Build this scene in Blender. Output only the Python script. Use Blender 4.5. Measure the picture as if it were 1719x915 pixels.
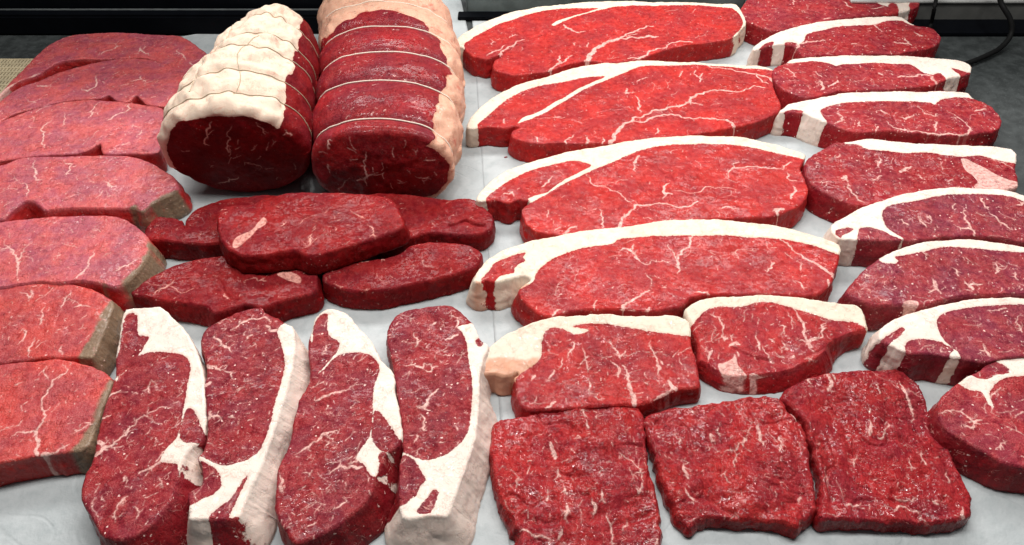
import bpy, math, random
import numpy as np
from mathutils import Vector, Matrix

# ------------------------------------------------------------------ camera, world, lamps, exposure
for o in list(bpy.data.objects):
    bpy.data.objects.remove(o)
S = bpy.context.scene
COL = S.collection
CAM_H, PITCH, F_PX = 0.55, math.radians(45), 1290.0     # metres above the counter, tilt, focal length in photo pixels
IW, IH = 1719.0, 915.0
cd = bpy.data.cameras.new('camera')
cd.sensor_width = 36.0
cd.lens = 36.0 * F_PX / IW
cd.clip_start, cd.clip_end = 0.01, 50.0
cam = bpy.data.objects.new('camera', cd)
cam.location = (0, 0, CAM_H)
cam.rotation_euler = (math.pi / 2 - PITCH, 0, 0)
COL.objects.link(cam)
S.camera = cam

W = bpy.data.worlds.new('World')
S.world = W
W.use_nodes = True
W.node_tree.nodes['Background'].inputs[0].default_value = (0.93, 0.97, 1.0, 1)
W.node_tree.nodes['Background'].inputs[1].default_value = 0.065

def area(name, loc, target, sx, sy, power, color=(1, 1, 1)):
    l = bpy.data.lights.new(name, 'AREA')
    l.shape = 'RECTANGLE'
    l.size, l.size_y, l.energy, l.color = sx, sy, power, color
    o = bpy.data.objects.new(name, l)
    o.location = loc
    o.rotation_euler = (Vector(target) - Vector(loc)).to_track_quat('-Z', 'Y').to_euler()
    COL.objects.link(o)
    return o
area('ceiling_tube_light', (0.0, 0.62, 1.30), (0.0, 0.50, 0), 1.6, 0.30, 14.5, (1.0, 0.985, 0.96))
area('counter_tube_light', (0.0, 1.60, 1.05), (0.0, 0.50, 0), 2.2, 0.22, 27.0, (1.0, 0.985, 0.96))

for k, bx in enumerate((-0.42, 0.02, 0.30, 0.62)):  # small lamps added for sharp wet glints, no known fixtures
    area('glint_light', (bx, 0.72 + 0.05 * (k % 2), 1.30), (bx * 0.8, 0.45, 0), 0.07, 0.07, 2.2, (1.0, 0.98, 0.95))

S.view_settings.view_transform = 'Standard'
S.view_settings.look = 'None'
S.view_settings.exposure = 0.0
S.view_settings.gamma = 1.0
S.view_settings.use_curve_mapping = False
S.cycles.max_bounces = 6
S.cycles.use_denoising = True

# ------------------------------------------------------------------ helpers
SP, CP = math.sin(PITCH), math.cos(PITCH)
def P(px, py, z=0.0):
    """photo pixel -> metres on the horizontal plane at height z"""
    dx, v = (px - IW / 2) / F_PX, (py - IH / 2) / F_PX
    t = (CAM_H - z) / (SP + v * CP)
    return np.array((t * dx, t * (CP - v * SP)))
def PY(px, py, Y):
    """photo pixel -> x, z on the upright plane at distance Y"""
    dx, v = (px - IW / 2) / F_PX, (py - IH / 2) / F_PX
    t = Y / (CP - v * SP)
    return np.array((t * dx, CAM_H - t * (SP + v * CP)))
def mm_px(py, z=0.0):
    """photo pixels per metre across the picture at row py"""
    v = (py - IH / 2) / F_PX
    return F_PX / ((CAM_H - z) / (SP + v * CP))
def pts(s):
    return [tuple(float(c) for c in q.split(',')) for q in s.split()]

def vnoise(p, scale, seed):
    """smooth 2-D value noise in -1..1; p (N,2) metres, scale metres"""
    rs = np.random.RandomState(seed % 100000)
    g = rs.uniform(-1, 1, (64, 64))
    q = p / scale + 1000.0
    i = np.floor(q).astype(int)
    f = q - i
    f = f * f * (3 - 2 * f)
    i0, j0 = i[:, 0] % 64, i[:, 1] % 64
    i1, j1 = (i0 + 1) % 64, (j0 + 1) % 64
    a = g[i0, j0] * (1 - f[:, 0]) + g[i1, j0] * f[:, 0]
    b = g[i0, j1] * (1 - f[:, 0]) + g[i1, j1] * f[:, 0]
    return a * (1 - f[:, 1]) + b * f[:, 1]

def catmull(p, step, closed=True):
    p = np.asarray(p, float)
    n = len(p)
    out = []
    rng = range(n) if closed else range(n - 1)
    for i in rng:
        if closed:
            p0, p1, p2, p3 = p[(i - 1) % n], p[i], p[(i + 1) % n], p[(i + 2) % n]
        else:
            p0, p1, p2, p3 = p[max(i - 1, 0)], p[i], p[i + 1], p[min(i + 2, n - 1)]
        d = np.linalg.norm(p2 - p1)
        k = max(1, int(math.ceil(d / step)))
        # chord-length tangents keep tight corners tight
        d0, d2 = max(np.linalg.norm(p1 - p0), 1e-9), max(np.linalg.norm(p3 - p2), 1e-9)
        m1 = (p2 - p0) / (d0 + d) * d if d0 + d > 0 else p2 - p1
        m2 = (p3 - p1) / (d2 + d) * d if d2 + d > 0 else p2 - p1
        for j in range(k):
            t = j / k
            h = ((2 * t**3 - 3 * t**2 + 1) * p1 + (t**3 - 2 * t**2 + t) * m1
                 + (-2 * t**3 + 3 * t**2) * p2 + (t**3 - t**2) * m2)
            out.append(h)
    if not closed:
        out.append(p[-1])
    return np.array(out)

def seg_dist(q, a, b):
    """distance from points q (N,2) to segments a->b (M,2): (N,) min, argmin, t"""
    best = np.full(len(q), 1e9)
    arg = np.zeros(len(q), int)
    CH = max(1, int(4e6 // max(1, len(a))))
    ab = b - a
    L2 = np.maximum((ab**2).sum(1), 1e-16)
    for s in range(0, len(q), CH):
        qq = q[s:s + CH]
        t = ((qq[:, None, 0] - a[None, :, 0]) * ab[None, :, 0] + (qq[:, None, 1] - a[None, :, 1]) * ab[None, :, 1]) / L2
        np.clip(t, 0, 1, out=t)
        dx = qq[:, None, 0] - a[None, :, 0] - t * ab[None, :, 0]
        dy = qq[:, None, 1] - a[None, :, 1] - t * ab[None, :, 1]
        d = dx * dx + dy * dy
        k = d.argmin(1)
        arg[s:s + CH] = k
        best[s:s + CH] = np.sqrt(d[np.arange(len(qq)), k])
    return best, arg

def inside(q, poly):
    """even-odd test, vectorised over points"""
    r = np.zeros(len(q), bool)
    x, y = q[:, 0], q[:, 1]
    lo, hi = poly.min(0), poly.max(0)
    m = (x >= lo[0]) & (x <= hi[0]) & (y >= lo[1]) & (y <= hi[1])
    idx = np.nonzero(m)[0]
    if len(idx) == 0:
        return r
    xs, ys = x[idx], y[idx]
    c = np.zeros(len(idx), bool)
    a = poly
    b = np.roll(poly, -1, 0)
    for (x1, y1), (x2, y2) in zip(a, b):
        if y1 == y2:
            continue
        k = (ys >= min(y1, y2)) & (ys < max(y1, y2))
        c[k] ^= xs[k] < x1 + (ys[k] - y1) * (x2 - x1) / (y2 - y1)
    r[idx] = c
    return r

def sdf(q, poly, lim=0.012):
    """signed distance in metres, positive inside, clipped to +-lim"""
    ins = inside(q, poly)
    out = np.where(ins, lim, -lim).astype(float)
    lo, hi = poly.min(0) - lim, poly.max(0) + lim
    m = np.nonzero((q[:, 0] > lo[0]) & (q[:, 0] < hi[0]) & (q[:, 1] > lo[1]) & (q[:, 1] < hi[1]))[0]
    if len(m):
        d, _ = seg_dist(q[m], poly, np.roll(poly, -1, 0))
        out[m] = np.where(ins[m], 1, -1) * np.minimum(d, lim)
    return out

def link(name, me, parent=None, mat=None):
    o = bpy.data.objects.new(name, me)
    COL.objects.link(o)
    if mat:
        me.materials.append(mat)
    if parent:
        o.parent = parent
    return o
def tag(o, label, cat, group=None):
    o['label'] = label
    o['category'] = cat
    if group:
        o['group'] = group
    return o
def root(name, loc, label, cat, group=None):
    o = bpy.data.objects.new(name, None)
    o.empty_display_size = 0.02
    o.location = loc
    COL.objects.link(o)
    return tag(o, label, cat, group)

def np_mesh(name, co, quads, ngons=(), normals=None, attrs=None, cattrs=None):
    me = bpy.data.meshes.new(name)
    nq = len(quads)
    loops = [np.asarray(quads, np.int32).ravel()] + [np.asarray(g, np.int32) for g in ngons]
    tot = [4] * nq + [len(g) for g in ngons]
    li = np.concatenate(loops) if loops else np.zeros(0, np.int32)
    start = np.concatenate(([0], np.cumsum(tot)[:-1])).astype(np.int32)
    me.vertices.add(len(co))
    me.vertices.foreach_set('co', np.asarray(co, np.float32).ravel())
    me.loops.add(len(li))
    me.loops.foreach_set('vertex_index', li)
    me.polygons.add(len(tot))
    me.polygons.foreach_set('loop_start', start)
    me.polygons.foreach_set('use_smooth', np.ones(len(tot), bool))
    for k, v in (attrs or {}).items():
        a = me.attributes.new(k, 'FLOAT', 'POINT')
        a.data.foreach_set('value', np.asarray(v, np.float32))
    for k, v in (cattrs or {}).items():
        a = me.attributes.new(k, 'FLOAT_COLOR', 'POINT')
        c = np.ones((len(co), 4), np.float32)
        c[:, :3] = v
        a.data.foreach_set('color', c.ravel())
    me.update(calc_edges=True)
    me.validate()
    return me

def vert_normals(co, quads):
    n = np.zeros_like(co)
    a, b, c, d = (co[quads[:, k]] for k in range(4))
    fn = np.cross(c - a, d - b)
    for k in range(4):
        np.add.at(n, quads[:, k], fn)
    l = np.linalg.norm(n, axis=1)
    return n / np.maximum(l, 1e-12)[:, None]

def split_parts(parent, pieces, co, quads, ngon, attrs, cattrs, mat):
    """pieces: [(name, face mask)] -> one mesh per part; shared smooth normals so that the seam does not show"""
    nrm = vert_normals(co, quads)
    objs = []
    for i, (name, mask) in enumerate(pieces):
        q = quads[mask]
        if len(q) < 12:
            continue
        ng = [ngon] if (ngon is not None and i == 0) else []
        used = np.unique(np.concatenate([q.ravel()] + [np.asarray(g) for g in ng]))
        remap = np.full(len(co), -1, np.int64)
        remap[used] = np.arange(len(used))
        me = np_mesh(name, co[used], remap[q], [remap[np.asarray(g)] for g in ng], None,
                     {k: v[used] for k, v in attrs.items()}, {k: v[used] for k, v in cattrs.items()})
        try:
            me.normals_split_custom_set_from_vertices([tuple(v) for v in nrm[used]])
        except Exception as e:
            print('normals', e)
        objs.append(link(name, me, parent, mat))
    return objs

# ------------------------------------------------------------------ materials
def new_mat(name):
    m = bpy.data.materials.new(name)
    m.use_nodes = True
    nt = m.node_tree
    return m, nt, nt.nodes['Principled BSDF']
class NT:
    """short hand for building node trees"""
    def __init__(s, nt):
        s.t = nt
    def n(s, kind, **kw):
        nd = s.t.nodes.new(kind)
        for k, v in kw.items():
            setattr(nd, k, v)
        return nd
    def put(s, sock, v):
        if hasattr(v, 'is_output'):
            s.t.links.new(v, sock)
        else:
            sock.default_value = v
    def math(s, op, a, b=0.0, c=None, clamp=False):
        nd = s.n('ShaderNodeMath', operation=op, use_clamp=clamp)
        s.put(nd.inputs[0], a); s.put(nd.inputs[1], b)
        if c is not None:
            s.put(nd.inputs[2], c)
        return nd.outputs[0]
    def ramp(s, v, a, b, lo=0.0, hi=1.0):
        nd = s.n('ShaderNodeMapRange', interpolation_type='SMOOTHSTEP')
        s.put(nd.inputs[0], v)
        for k, x in zip((1, 2, 3, 4), (a, b, lo, hi)):
            s.put(nd.inputs[k], x)
        return nd.outputs[0]
    def noise(s, vec, scale, detail=2.0, rough=0.5, dist=0.0):
        nd = s.n('ShaderNodeTexNoise')
        s.put(nd.inputs['Vector'], vec)
        nd.inputs['Scale'].default_value = scale
        nd.inputs['Detail'].default_value = detail
        nd.inputs['Roughness'].default_value = rough
        nd.inputs['Distortion'].default_value = dist
        return nd
    def voro(s, vec, scale, feature='F1'):
        nd = s.n('ShaderNodeTexVoronoi', feature=feature)
        s.put(nd.inputs['Vector'], vec)
        nd.inputs['Scale'].default_value = scale
        return nd
    def mix(s, fac, a, b, mode='MIX'):
        nd = s.n('ShaderNodeMix', data_type='RGBA', blend_type=mode)
        s.put(nd.inputs[0], fac)
        s.put(nd.inputs[6], a if hasattr(a, 'is_output') else (*a, 1))
        s.put(nd.inputs[7], b if hasattr(b, 'is_output') else (*b, 1))
        return nd.outputs[2]
    def attr(s, name):
        return s.n('ShaderNodeAttribute', attribute_name=name)
    def vadd(s, a, b, op='ADD'):
        nd = s.n('ShaderNodeVectorMath', operation=op)
        s.put(nd.inputs[0], a); s.put(nd.inputs[1], b)
        return nd.outputs[0]

def meat_material(name, fat=(0.83, 0.70, 0.58), fat_pink=(0.80, 0.50, 0.40), fleck=0.5, fine=0.5, grain=0.35,
                  wet=0.34, bump=1.0, deep=0.7, lumpy=0.0, fibre=0.35, spec=0.12, side_tint=(0.85, 0.42, 0.42), side_k=0.75, coat=0.30, coat_rough=0.06, coat_bump=0.9, vein_col=(0.78, 0.49, 0.43)):
    m, nt, bs = new_mat(name)
    t = NT(nt)
    geo = t.n('ShaderNodeNewGeometry')
    pos = t.vadd(geo.outputs['Position'], (1000, 1000, 1000), 'MULTIPLY')       # millimetres
    warp = t.noise(pos, 0.35, 3).outputs['Color']
    wv = t.vadd(t.vadd(warp, (0.5, 0.5, 0.5), 'SUBTRACT'), (3.0, 3.0, 3.0), 'MULTIPLY')
    posw = t.vadd(pos, wv)
    lean = t.attr('lean').outputs['Color']
    fatd = t.attr('fat').outputs['Fac']       # mm, + inside the fat
    vein = t.attr('vein').outputs['Fac']      # mm, + inside a vein
    side = t.attr('side').outputs['Fac']
    brown = t.attr('brown').outputs['Fac']
    nA = t.noise(pos, 0.30, 4, 0.6).outputs[0]
    nB = t.noise(pos, 0.62, 3, 0.65).outputs[0]
    nBig = t.noise(pos, 0.035, 3, 0.55).outputs[0]
    nMid = t.noise(pos, 0.14, 3, 0.6).outputs[0]
    # fat mask with a ragged edge
    fm = t.math('ADD', fatd, t.math('MULTIPLY', t.math('SUBTRACT', nA, 0.5), 3.2))
    fm = t.math('ADD', fm, t.math('MULTIPLY', t.math('SUBTRACT', nB, 0.5), 1.2))
    fmask = t.ramp(fm, -0.35, 0.35)
    # veins: drawn ones, ragged, plus a net of hair-thin ones
    vm = t.math('ADD', vein, t.math('MULTIPLY', t.math('SUBTRACT', nB, 0.5), 0.9))
    vop = t.ramp(nA, 0.32, 0.58, 0.35, 0.95)
    vmask = t.math('MULTIPLY', t.ramp(vm, -0.35, 0.25), vop)
    halo = t.math('MULTIPLY', t.ramp(vm, -1.1, -0.1), 0.26)
    hair_n = t.noise(pos, 0.11, 2, 0.5, 0.7).outputs[0]
    hair = t.math('ABSOLUTE', t.math('SUBTRACT', hair_n, 0.5))
    gate = t.ramp(t.noise(pos, 0.09, 2, 0.5).outputs[0], 0.50, 0.64)
    hmask = t.math('MULTIPLY', t.ramp(hair, 0.010, 0.003), gate)
    # small flecks of marbling
    vo = t.voro(posw, 0.22)
    rnd = t.n('ShaderNodeSeparateColor'); t.put(rnd.inputs[0], vo.outputs['Color'])
    rad = t.ramp(rnd.outputs[0], 0.55, 1.0, 0.0, 0.19)
    fk = t.math('MULTIPLY', t.ramp(t.math('SUBTRACT', vo.outputs['Distance'], rad), 0.05, -0.05), fleck)
    # bundles of muscle fibre
    gr = t.voro(posw, 0.75, 'DISTANCE_TO_EDGE').outputs['Distance']
    gmask = t.math('MULTIPLY', t.ramp(gr, 0.12, 0.0), t.ramp(nMid, 0.38, 0.62))
    # lean colour
    c = t.mix(t.ramp(nBig, 0.34, 0.66), t.mix(1.0, lean, (0.84, 0.90, 1.12), 'MULTIPLY'), t.mix(1.0, lean, (1.20, 1.05, 0.90), 'MULTIPLY'))
    c = t.mix(t.math('MULTIPLY', t.ramp(nMid, 0.55, 0.30), deep), c, t.mix(1.0, c, (0.66, 0.55, 0.62), 'MULTIPLY'))
    pit = t.math('MULTIPLY', t.ramp(nB, 0.45, 0.33), 0.55)
    c = t.mix(pit, c, t.mix(1.0, c, (0.55, 0.40, 0.45), 'MULTIPLY'))
    c = t.mix(t.math('MULTIPLY', t.ramp(nB, 0.56, 0.70), grain), c, t.mix(0.45, c, (0.78, 0.30, 0.27)))
    c = t.mix(t.math('MULTIPLY', gmask, grain), c, t.mix(0.55, c, (0.75, 0.30, 0.26)))
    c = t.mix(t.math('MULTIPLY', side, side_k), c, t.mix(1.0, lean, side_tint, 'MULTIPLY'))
    c = t.mix(t.ramp(t.math('ADD', brown, t.math('MULTIPLY', t.math('SUBTRACT', nA, 0.5), 0.35)), 0.22, 0.70), c, t.mix(t.ramp(nBig, 0.35, 0.65), (0.19, 0.118, 0.072), (0.255, 0.165, 0.105)))
    thin = t.math('MAXIMUM', t.math('MULTIPLY', hmask, fine), fk)
    c = t.mix(t.math('MULTIPLY', hmask, fine), c, (0.74, 0.36, 0.31))
    c = t.mix(fk, c, (0.82, 0.56, 0.50))
    c = t.mix(halo, c, t.mix(0.5, lean, vein_col))
    c = t.mix(vmask, c, t.mix(nMid, vein_col, tuple(x * y for x, y in zip(vein_col, (0.97, 0.86, 0.86)))))
    # fat colour
    fb = t.noise(pos, 0.07, 4, 0.6, 0.6).outputs[0]
    fc = t.mix(t.ramp(fb, 0.54, 0.80), fat, fat_pink)
    fv = t.math('ABSOLUTE', t.math('SUBTRACT', t.noise(pos, 0.06, 3, 0.55, 0.8).outputs[0], 0.5))
    fc = t.mix(t.math('MULTIPLY', t.ramp(fv, 0.012, 0.002), t.math('MULTIPLY', t.math('SUBTRACT', 1.0, side), 0.35)), fc, t.mix(1.0, fat_pink, (0.85, 0.55, 0.45), 'MULTIPLY'))
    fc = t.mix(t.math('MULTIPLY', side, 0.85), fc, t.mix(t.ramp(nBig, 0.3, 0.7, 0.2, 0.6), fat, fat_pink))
    fc = t.mix(t.math('MULTIPLY', t.ramp(fm, 2.6, 0.2), 0.55), fc, fat_pink)
    tan = t.attr('tan').outputs['Fac']
    fc = t.mix(t.ramp(t.math('ADD', tan, t.math('MULTIPLY', t.math('SUBTRACT', nMid, 0.5), 0.5)), 0.3, 0.7), fc, t.mix(nMid, (0.56, 0.24, 0.14), (0.70, 0.42, 0.30)))
    c = t.mix(fmask, c, fc)
    t.put(bs.inputs['Base Color'], c)
    white = t.math('MAXIMUM', fmask, vmask)
    r = t.math('ADD', t.math('MULTIPLY', t.math('SUBTRACT', nMid, 0.5), 0.25), wet)
    t.put(bs.inputs['Roughness'], t.math('ADD', r, t.math('MULTIPLY', white, 0.10), clamp=True))
    bs.inputs['IOR'].default_value = 1.40
    bs.inputs['Specular IOR Level'].default_value = spec
    bs.inputs['Subsurface Weight'].default_value = 0.12
    bs.inputs['Subsurface Radius'].default_value = (1.0, 0.45, 0.3)
    bs.inputs['Subsurface Scale'].default_value = 0.0025
    wetp = t.ramp(t.noise(pos, 0.028, 2, 0.5).outputs[0], 0.42, 0.60, 0.25, 1.0)
    t.put(bs.inputs['Coat Weight'], t.math('MULTIPLY', wetp, coat))
    bs.inputs['Coat Roughness'].default_value = coat_rough
    bs.inputs['Coat IOR'].default_value = 1.4
    # relief
    cr = t.math('ABSOLUTE', t.math('SUBTRACT', t.noise(pos, 0.16, 3, 0.6, 0.9).outputs[0], 0.5))
    crack = t.math('MULTIPLY', t.ramp(cr, 0.03, 0.0), t.ramp(fb, 0.42, 0.60))
    h = t.math('MULTIPLY', nMid, 0.9)
    h = t.math('ADD', h, t.math('MULTIPLY', nA, 0.55))
    h = t.math('ADD', h, t.math('MULTIPLY', nB, 0.34))
    h = t.math('SUBTRACT', h, t.math('MULTIPLY', crack, 0.65))
    h = t.math('ADD', h, t.math('MULTIPLY', t.ramp(gr, 0.0, 0.25), 0.10))
    h = t.math('MULTIPLY', h, t.math('SUBTRACT', 1.0, t.math('MULTIPLY', fmask, 0.55)))
    h = t.math('ADD', h, t.math('MULTIPLY', t.math('MAXIMUM', white, thin), 0.16))
    fib = t.noise(t.vadd(posw, (0.55, 0.16, 0.30), 'MULTIPLY'), 1.0, 3, 0.6, 0.4).outputs[0]
    h = t.math('ADD', h, t.math('MULTIPLY', t.math('MULTIPLY', fib, fibre * 2), t.math('SUBTRACT', 1.0, fmask)))
    if lumpy:
        lump = t.voro(t.vadd(pos, t.vadd(wv, (2, 2, 2), 'MULTIPLY')), 0.10, 'SMOOTH_F1').outputs['Distance']
        h = t.math('SUBTRACT', h, t.math('MULTIPLY', t.math('MULTIPLY', lump, fmask), lumpy))
    b = t.n('ShaderNodeBump')
    b.inputs['Strength'].default_value = 1.0
    b.inputs['Distance'].default_value = 0.0006 * bump
    t.put(b.inputs['Height'], h)
    t.put(bs.inputs['Normal'], b.outputs[0])
    hc = t.math('ADD', t.noise(pos, 0.13, 1, 0.4).outputs[0], t.math('MULTIPLY', t.noise(pos, 0.36, 1, 0.4).outputs[0], 0.40))
    hc = t.math('ADD', hc, t.math('MULTIPLY', t.math('MAXIMUM', white, thin), 0.10))
    b2 = t.n('ShaderNodeBump')
    b2.inputs['Strength'].default_value = 1.0
    b2.inputs['Distance'].default_value = 0.0009 * coat_bump
    t.put(b2.inputs['Height'], hc)
    t.put(bs.inputs['Coat Normal'], b2.outputs[0])
    return m

# ------------------------------------------------------------------ a slab of meat
DX = 0.0008
def wiggle(poly, rng, amp):
    """a drawn line made irregular: midpoint displacement"""
    p = [np.asarray(q, float) for q in poly]
    for k in range(3):
        out = []
        for a, b in zip(p[:-1], p[1:]):
            d = b - a
            L = np.linalg.norm(d)
            out.append(a)
            if L > 0.0022:
                nrm = np.array((-d[1], d[0])) / max(L, 1e-9)
                out.append((a + b) / 2 + nrm * rng.uniform(-1, 1) * amp * L)
        out.append(p[-1])
        p = out
    return np.array(p)

def lay_vein(val, q, line, w0, w1=None):
    """raise val (mm) where q lies within half-width w0..w1 (mm) of the line"""
    line = np.asarray(line)
    if len(line) < 2:
        return
    w1 = w0 if w1 is None else w1
    if np.ndim(w0):
        w0 = np.asarray(w0)
    lo, hi = line.min(0) - 0.006, line.max(0) + 0.006
    m = np.nonzero((q[:, 0] > lo[0]) & (q[:, 0] < hi[0]) & (q[:, 1] > lo[1]) & (q[:, 1] < hi[1]))[0]
    if len(m) == 0:
        return
    d, k = seg_dist(q[m], line[:-1], line[1:])
    w = np.asarray(w0)[k] if np.ndim(w0) else w0 + (w1 - w0) * k / max(1, len(line) - 2)
    val[m] = np.maximum(val[m], w - d * 1000.0)

def draw_vein(val, q, P3, rng, twigs=True):
    """one drawn vein: ragged course, uneven width, thin ends, a few short side twigs"""
    if len(P3) == 1:
        P3 = [P3[0], (P3[0][0] + np.array((0.0012, 0.0006)), P3[0][1])]
    L, Wd = [], []
    for i, ((p, w), (p2, w2)) in enumerate(zip(P3[:-1], P3[1:])):
        ln = wiggle([p, p2], rng, 0.22)
        f = np.linspace(0, 1, len(ln))
        L.append(ln if i == 0 else ln[1:])
        ww = w + (w2 - w) * f
        Wd.append(ww if i == 0 else ww[1:])
    L, Wd = np.concatenate(L), np.concatenate(Wd)
    n = len(L)
    if n < 2:
        return
    rnd = rng.uniform(0.45, 1.30, n)
    rnd = np.convolve(np.pad(rnd, 1, 'edge'), (0.25, 0.5, 0.25), 'valid')
    w = Wd * rnd * 0.78
    thin = Wd.max() < 1.9
    if thin:
        t = np.linspace(0, 1, n)
        w = w * np.clip(np.minimum(t, 1 - t) * 5 + 0.25, 0, 1)
    lay_vein(val, q, L, w[:-1])
    if twigs:
        for _ in range(rng.randint(0, 3) + n // 9):
            i = rng.randint(n - 1)
            d = L[i + 1] - L[i]
            a = math.atan2(d[1], d[0]) + rng.choice((-1, 1)) * rng.uniform(0.5, 1.3)
            p = L[i].copy(); line = [p]
            for k in range(rng.randint(2, 5)):
                a += rng.uniform(-0.5, 0.5)
                p = p + np.array((math.cos(a), math.sin(a))) * rng.uniform(0.0008, 0.0018)
                line.append(p)
            lay_vein(val, q, line, max(0.32, w[i] * 0.7), 0.1)

def random_veins(val, q, region, rng, n, lmin, lmax, w, ang, spread, branch=0.3):
    """branching wandering veins scattered over the points where region is true"""
    idx = np.nonzero(region)[0]
    if len(idx) == 0:
        return
    for _ in range(n):
        p = q[idx[rng.randint(len(idx))]].copy()
        L = rng.uniform(lmin, lmax)
        stack = [(p, ang + rng.uniform(-spread, spread) + (math.pi if rng.rand() < 0.5 else 0), L, w * rng.uniform(0.5, 1.2), 0)]
        while stack:
            p, a, L, ww, lv = stack.pop()
            line = [p.copy()]
            s = 0
            while s < L:
                st = rng.uniform(0.0012, 0.003)
                a += rng.uniform(-0.55, 0.55)
                p = p + np.array((math.cos(a), math.sin(a))) * st
                line.append(p.copy())
                s += st
                if lv < 2 and rng.rand() < branch * 0.25:
                    stack.append((p.copy(), a + rng.choice((-1, 1)) * rng.uniform(0.5, 1.2), (L - s) * 0.7, ww * 0.8, lv + 1))
            lay_vein(val, q, line, ww, ww * 0.25)

def slab(name, top, h, label, cat, group, mat, lean, fat='', islands='', veins='', flare=(), base=0.0, z0=0.0,
         edge=2.2, tilt=(0, 0), spots='', auto=(20, 0.4), flecks=60, seed=1, brown='', creases='', hills=1.0,
         fat_part='fat_cap', lean_part='lean_meat', dome=0.0, wrinkle=0.5, tan='', ragged=1.0, bulge=1.0, vang=0.5, vspread=1.2, frontflare=3.0, humps='', fatz=0.3):
    """one thick slice: top outline traced at height h, side walls that flare to the counter, fat and veins through the slice.
    All outlines are photo pixels unprojected onto the slice's own top plane (h mm above z0 mm)."""
    rng = np.random.RandomState(seed * 7919 % 1000003)
    zt = (z0 + h) / 1000.0
    px0 = np.array(pts(top))
    cpx = px0.mean(0)
    cxy = P(cpx[0], cpx[1], zt)
    def ztop(xy):
        return zt + (xy[..., 0] - cxy[0]) * tilt[0] + (xy[..., 1] - cxy[1]) * tilt[1]
    def U(px, py):
        z = zt
        for _ in range(4):
            xy = P(px, py, z)
            z = float(ztop(xy))
        return P(px, py, z)
    def upoly(s, step=0.0014, closed=True):
        return catmull([U(*q) for q in pts(s)], step, closed)
    out = upoly(top, 0.0012)
    # slightly ragged outline
    e = np.roll(out, -1, 0) - np.roll(out, 1, 0)
    nr = np.stack((e[:, 1], -e[:, 0]), 1) / np.maximum(np.linalg.norm(e, axis=1), 1e-9)[:, None]
    area2 = (out[:, 0] * np.roll(out[:, 1], -1) - np.roll(out[:, 0], -1) * out[:, 1]).sum()
    if area2 < 0:
        out = out[::-1]; nr = nr[::-1]
        e = np.roll(out, -1, 0) - np.roll(out, 1, 0)
        nr = np.stack((e[:, 1], -e[:, 0]), 1) / np.maximum(np.linalg.norm(e, axis=1), 1e-9)[:, None]
    out = out + nr * (vnoise(out, 0.006, seed) * 0.0005 + vnoise(out, 0.0022, seed + 3) * 0.0003)[:, None] * ragged
    # ---- top grid
    lo, hi = out.min(0) - 2 * DX, out.max(0) + 2 * DX
    nx, ny = int((hi[0] - lo[0]) / DX) + 1, int((hi[1] - lo[1]) / DX) + 1
    gx, gy = np.meshgrid(lo[0] + np.arange(nx) * DX, lo[1] + np.arange(ny) * DX, indexing='ij')
    g = np.stack((gx.ravel(), gy.ravel()), 1)
    ins = inside(g, out).reshape(nx, ny)
    cell = ins[:-1, :-1] & ins[1:, :-1] & ins[1:, 1:] & ins[:-1, 1:]
    for _ in range(6):
        pad = np.pad(cell, 1).astype(int)
        nb = pad[:-2, 1:-1] + pad[2:, 1:-1] + pad[1:-1, :-2] + pad[1:-1, 2:]
        diag = np.zeros_like(cell)
        c4 = np.pad(cell, 1)
        # cells that touch only by a corner
        for sx in (0, 2):
            for sy in (0, 2):
                d = c4[sx:sx + cell.shape[0], sy:sy + cell.shape[1]]
                a1 = c4[sx:sx + cell.shape[0], 1:-1]
                a2 = c4[1:-1, sy:sy + cell.shape[1]]
                diag |= d & ~a1 & ~a2
        cell2 = cell & (nb >= 2) & ~diag
        if (cell2 == cell).all():
            break
        cell = cell2
    # largest connected component
    lab = np.where(cell, np.arange(cell.size).reshape(cell.shape) + 1, 0)
    for _ in range(4000):
        l2 = lab.copy()
        l2[1:] = np.maximum(l2[1:], lab[:-1]); l2[:-1] = np.maximum(l2[:-1], lab[1:])
        l2[:, 1:] = np.maximum(l2[:, 1:], l2[:, :-1]); l2[:, :-1] = np.maximum(l2[:, :-1], l2[:, 1:])
        l2 = np.where(cell, l2, 0)
        if (l2 == lab).all():
            break
        lab = l2
    u, cnt = np.unique(lab[lab > 0], return_counts=True)
    cell = lab == u[cnt.argmax()]
    ci, cj = np.nonzero(cell)
    vid = lambda i, j: i * ny + j
    quads = np.stack((vid(ci, cj), vid(ci + 1, cj), vid(ci + 1, cj + 1), vid(ci, cj + 1)), 1)
    used = np.unique(quads)
    remap = np.full(nx * ny, -1, np.int64)
    remap[used] = np.arange(len(used))
    quads = remap[quads]
    xy = g[used]
    # boundary loop
    ed = np.concatenate([quads[:, [k, (k + 1) % 4]] for k in range(4)])
    key = ed.min(1) * len(xy) + ed.max(1)
    _, first, c = np.unique(key, return_index=True, return_counts=True)
    be = ed[first[c == 1]]
    nxt = dict(zip(be[:, 0].tolist(), be[:, 1].tolist()))
    loops = []
    left = set(nxt)
    while left:
        s0 = next(iter(left)); lp = []
        v = s0
        while v in left:
            left.discard(v); lp.append(v); v = nxt[v]
        loops.append(lp)
    loop = np.array(max(loops, key=len))
    # snap the boundary to the outline
    d, k = seg_dist(xy[loop], out, np.roll(out, -1, 0))
    a = out[k]; b = np.roll(out, -1, 0)[k]; ab = b - a
    tt = np.clip(((xy[loop] - a) * ab).sum(1) / np.maximum((ab**2).sum(1), 1e-16), 0, 1)
    xy[loop] = a + ab * tt[:, None]
    ln = nr[k]
    for _ in range(3):
        ln = (np.roll(ln, 1, 0) + ln * 2 + np.roll(ln, -1, 0))
        ln /= np.maximum(np.linalg.norm(ln, axis=1), 1e-9)[:, None]
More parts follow.
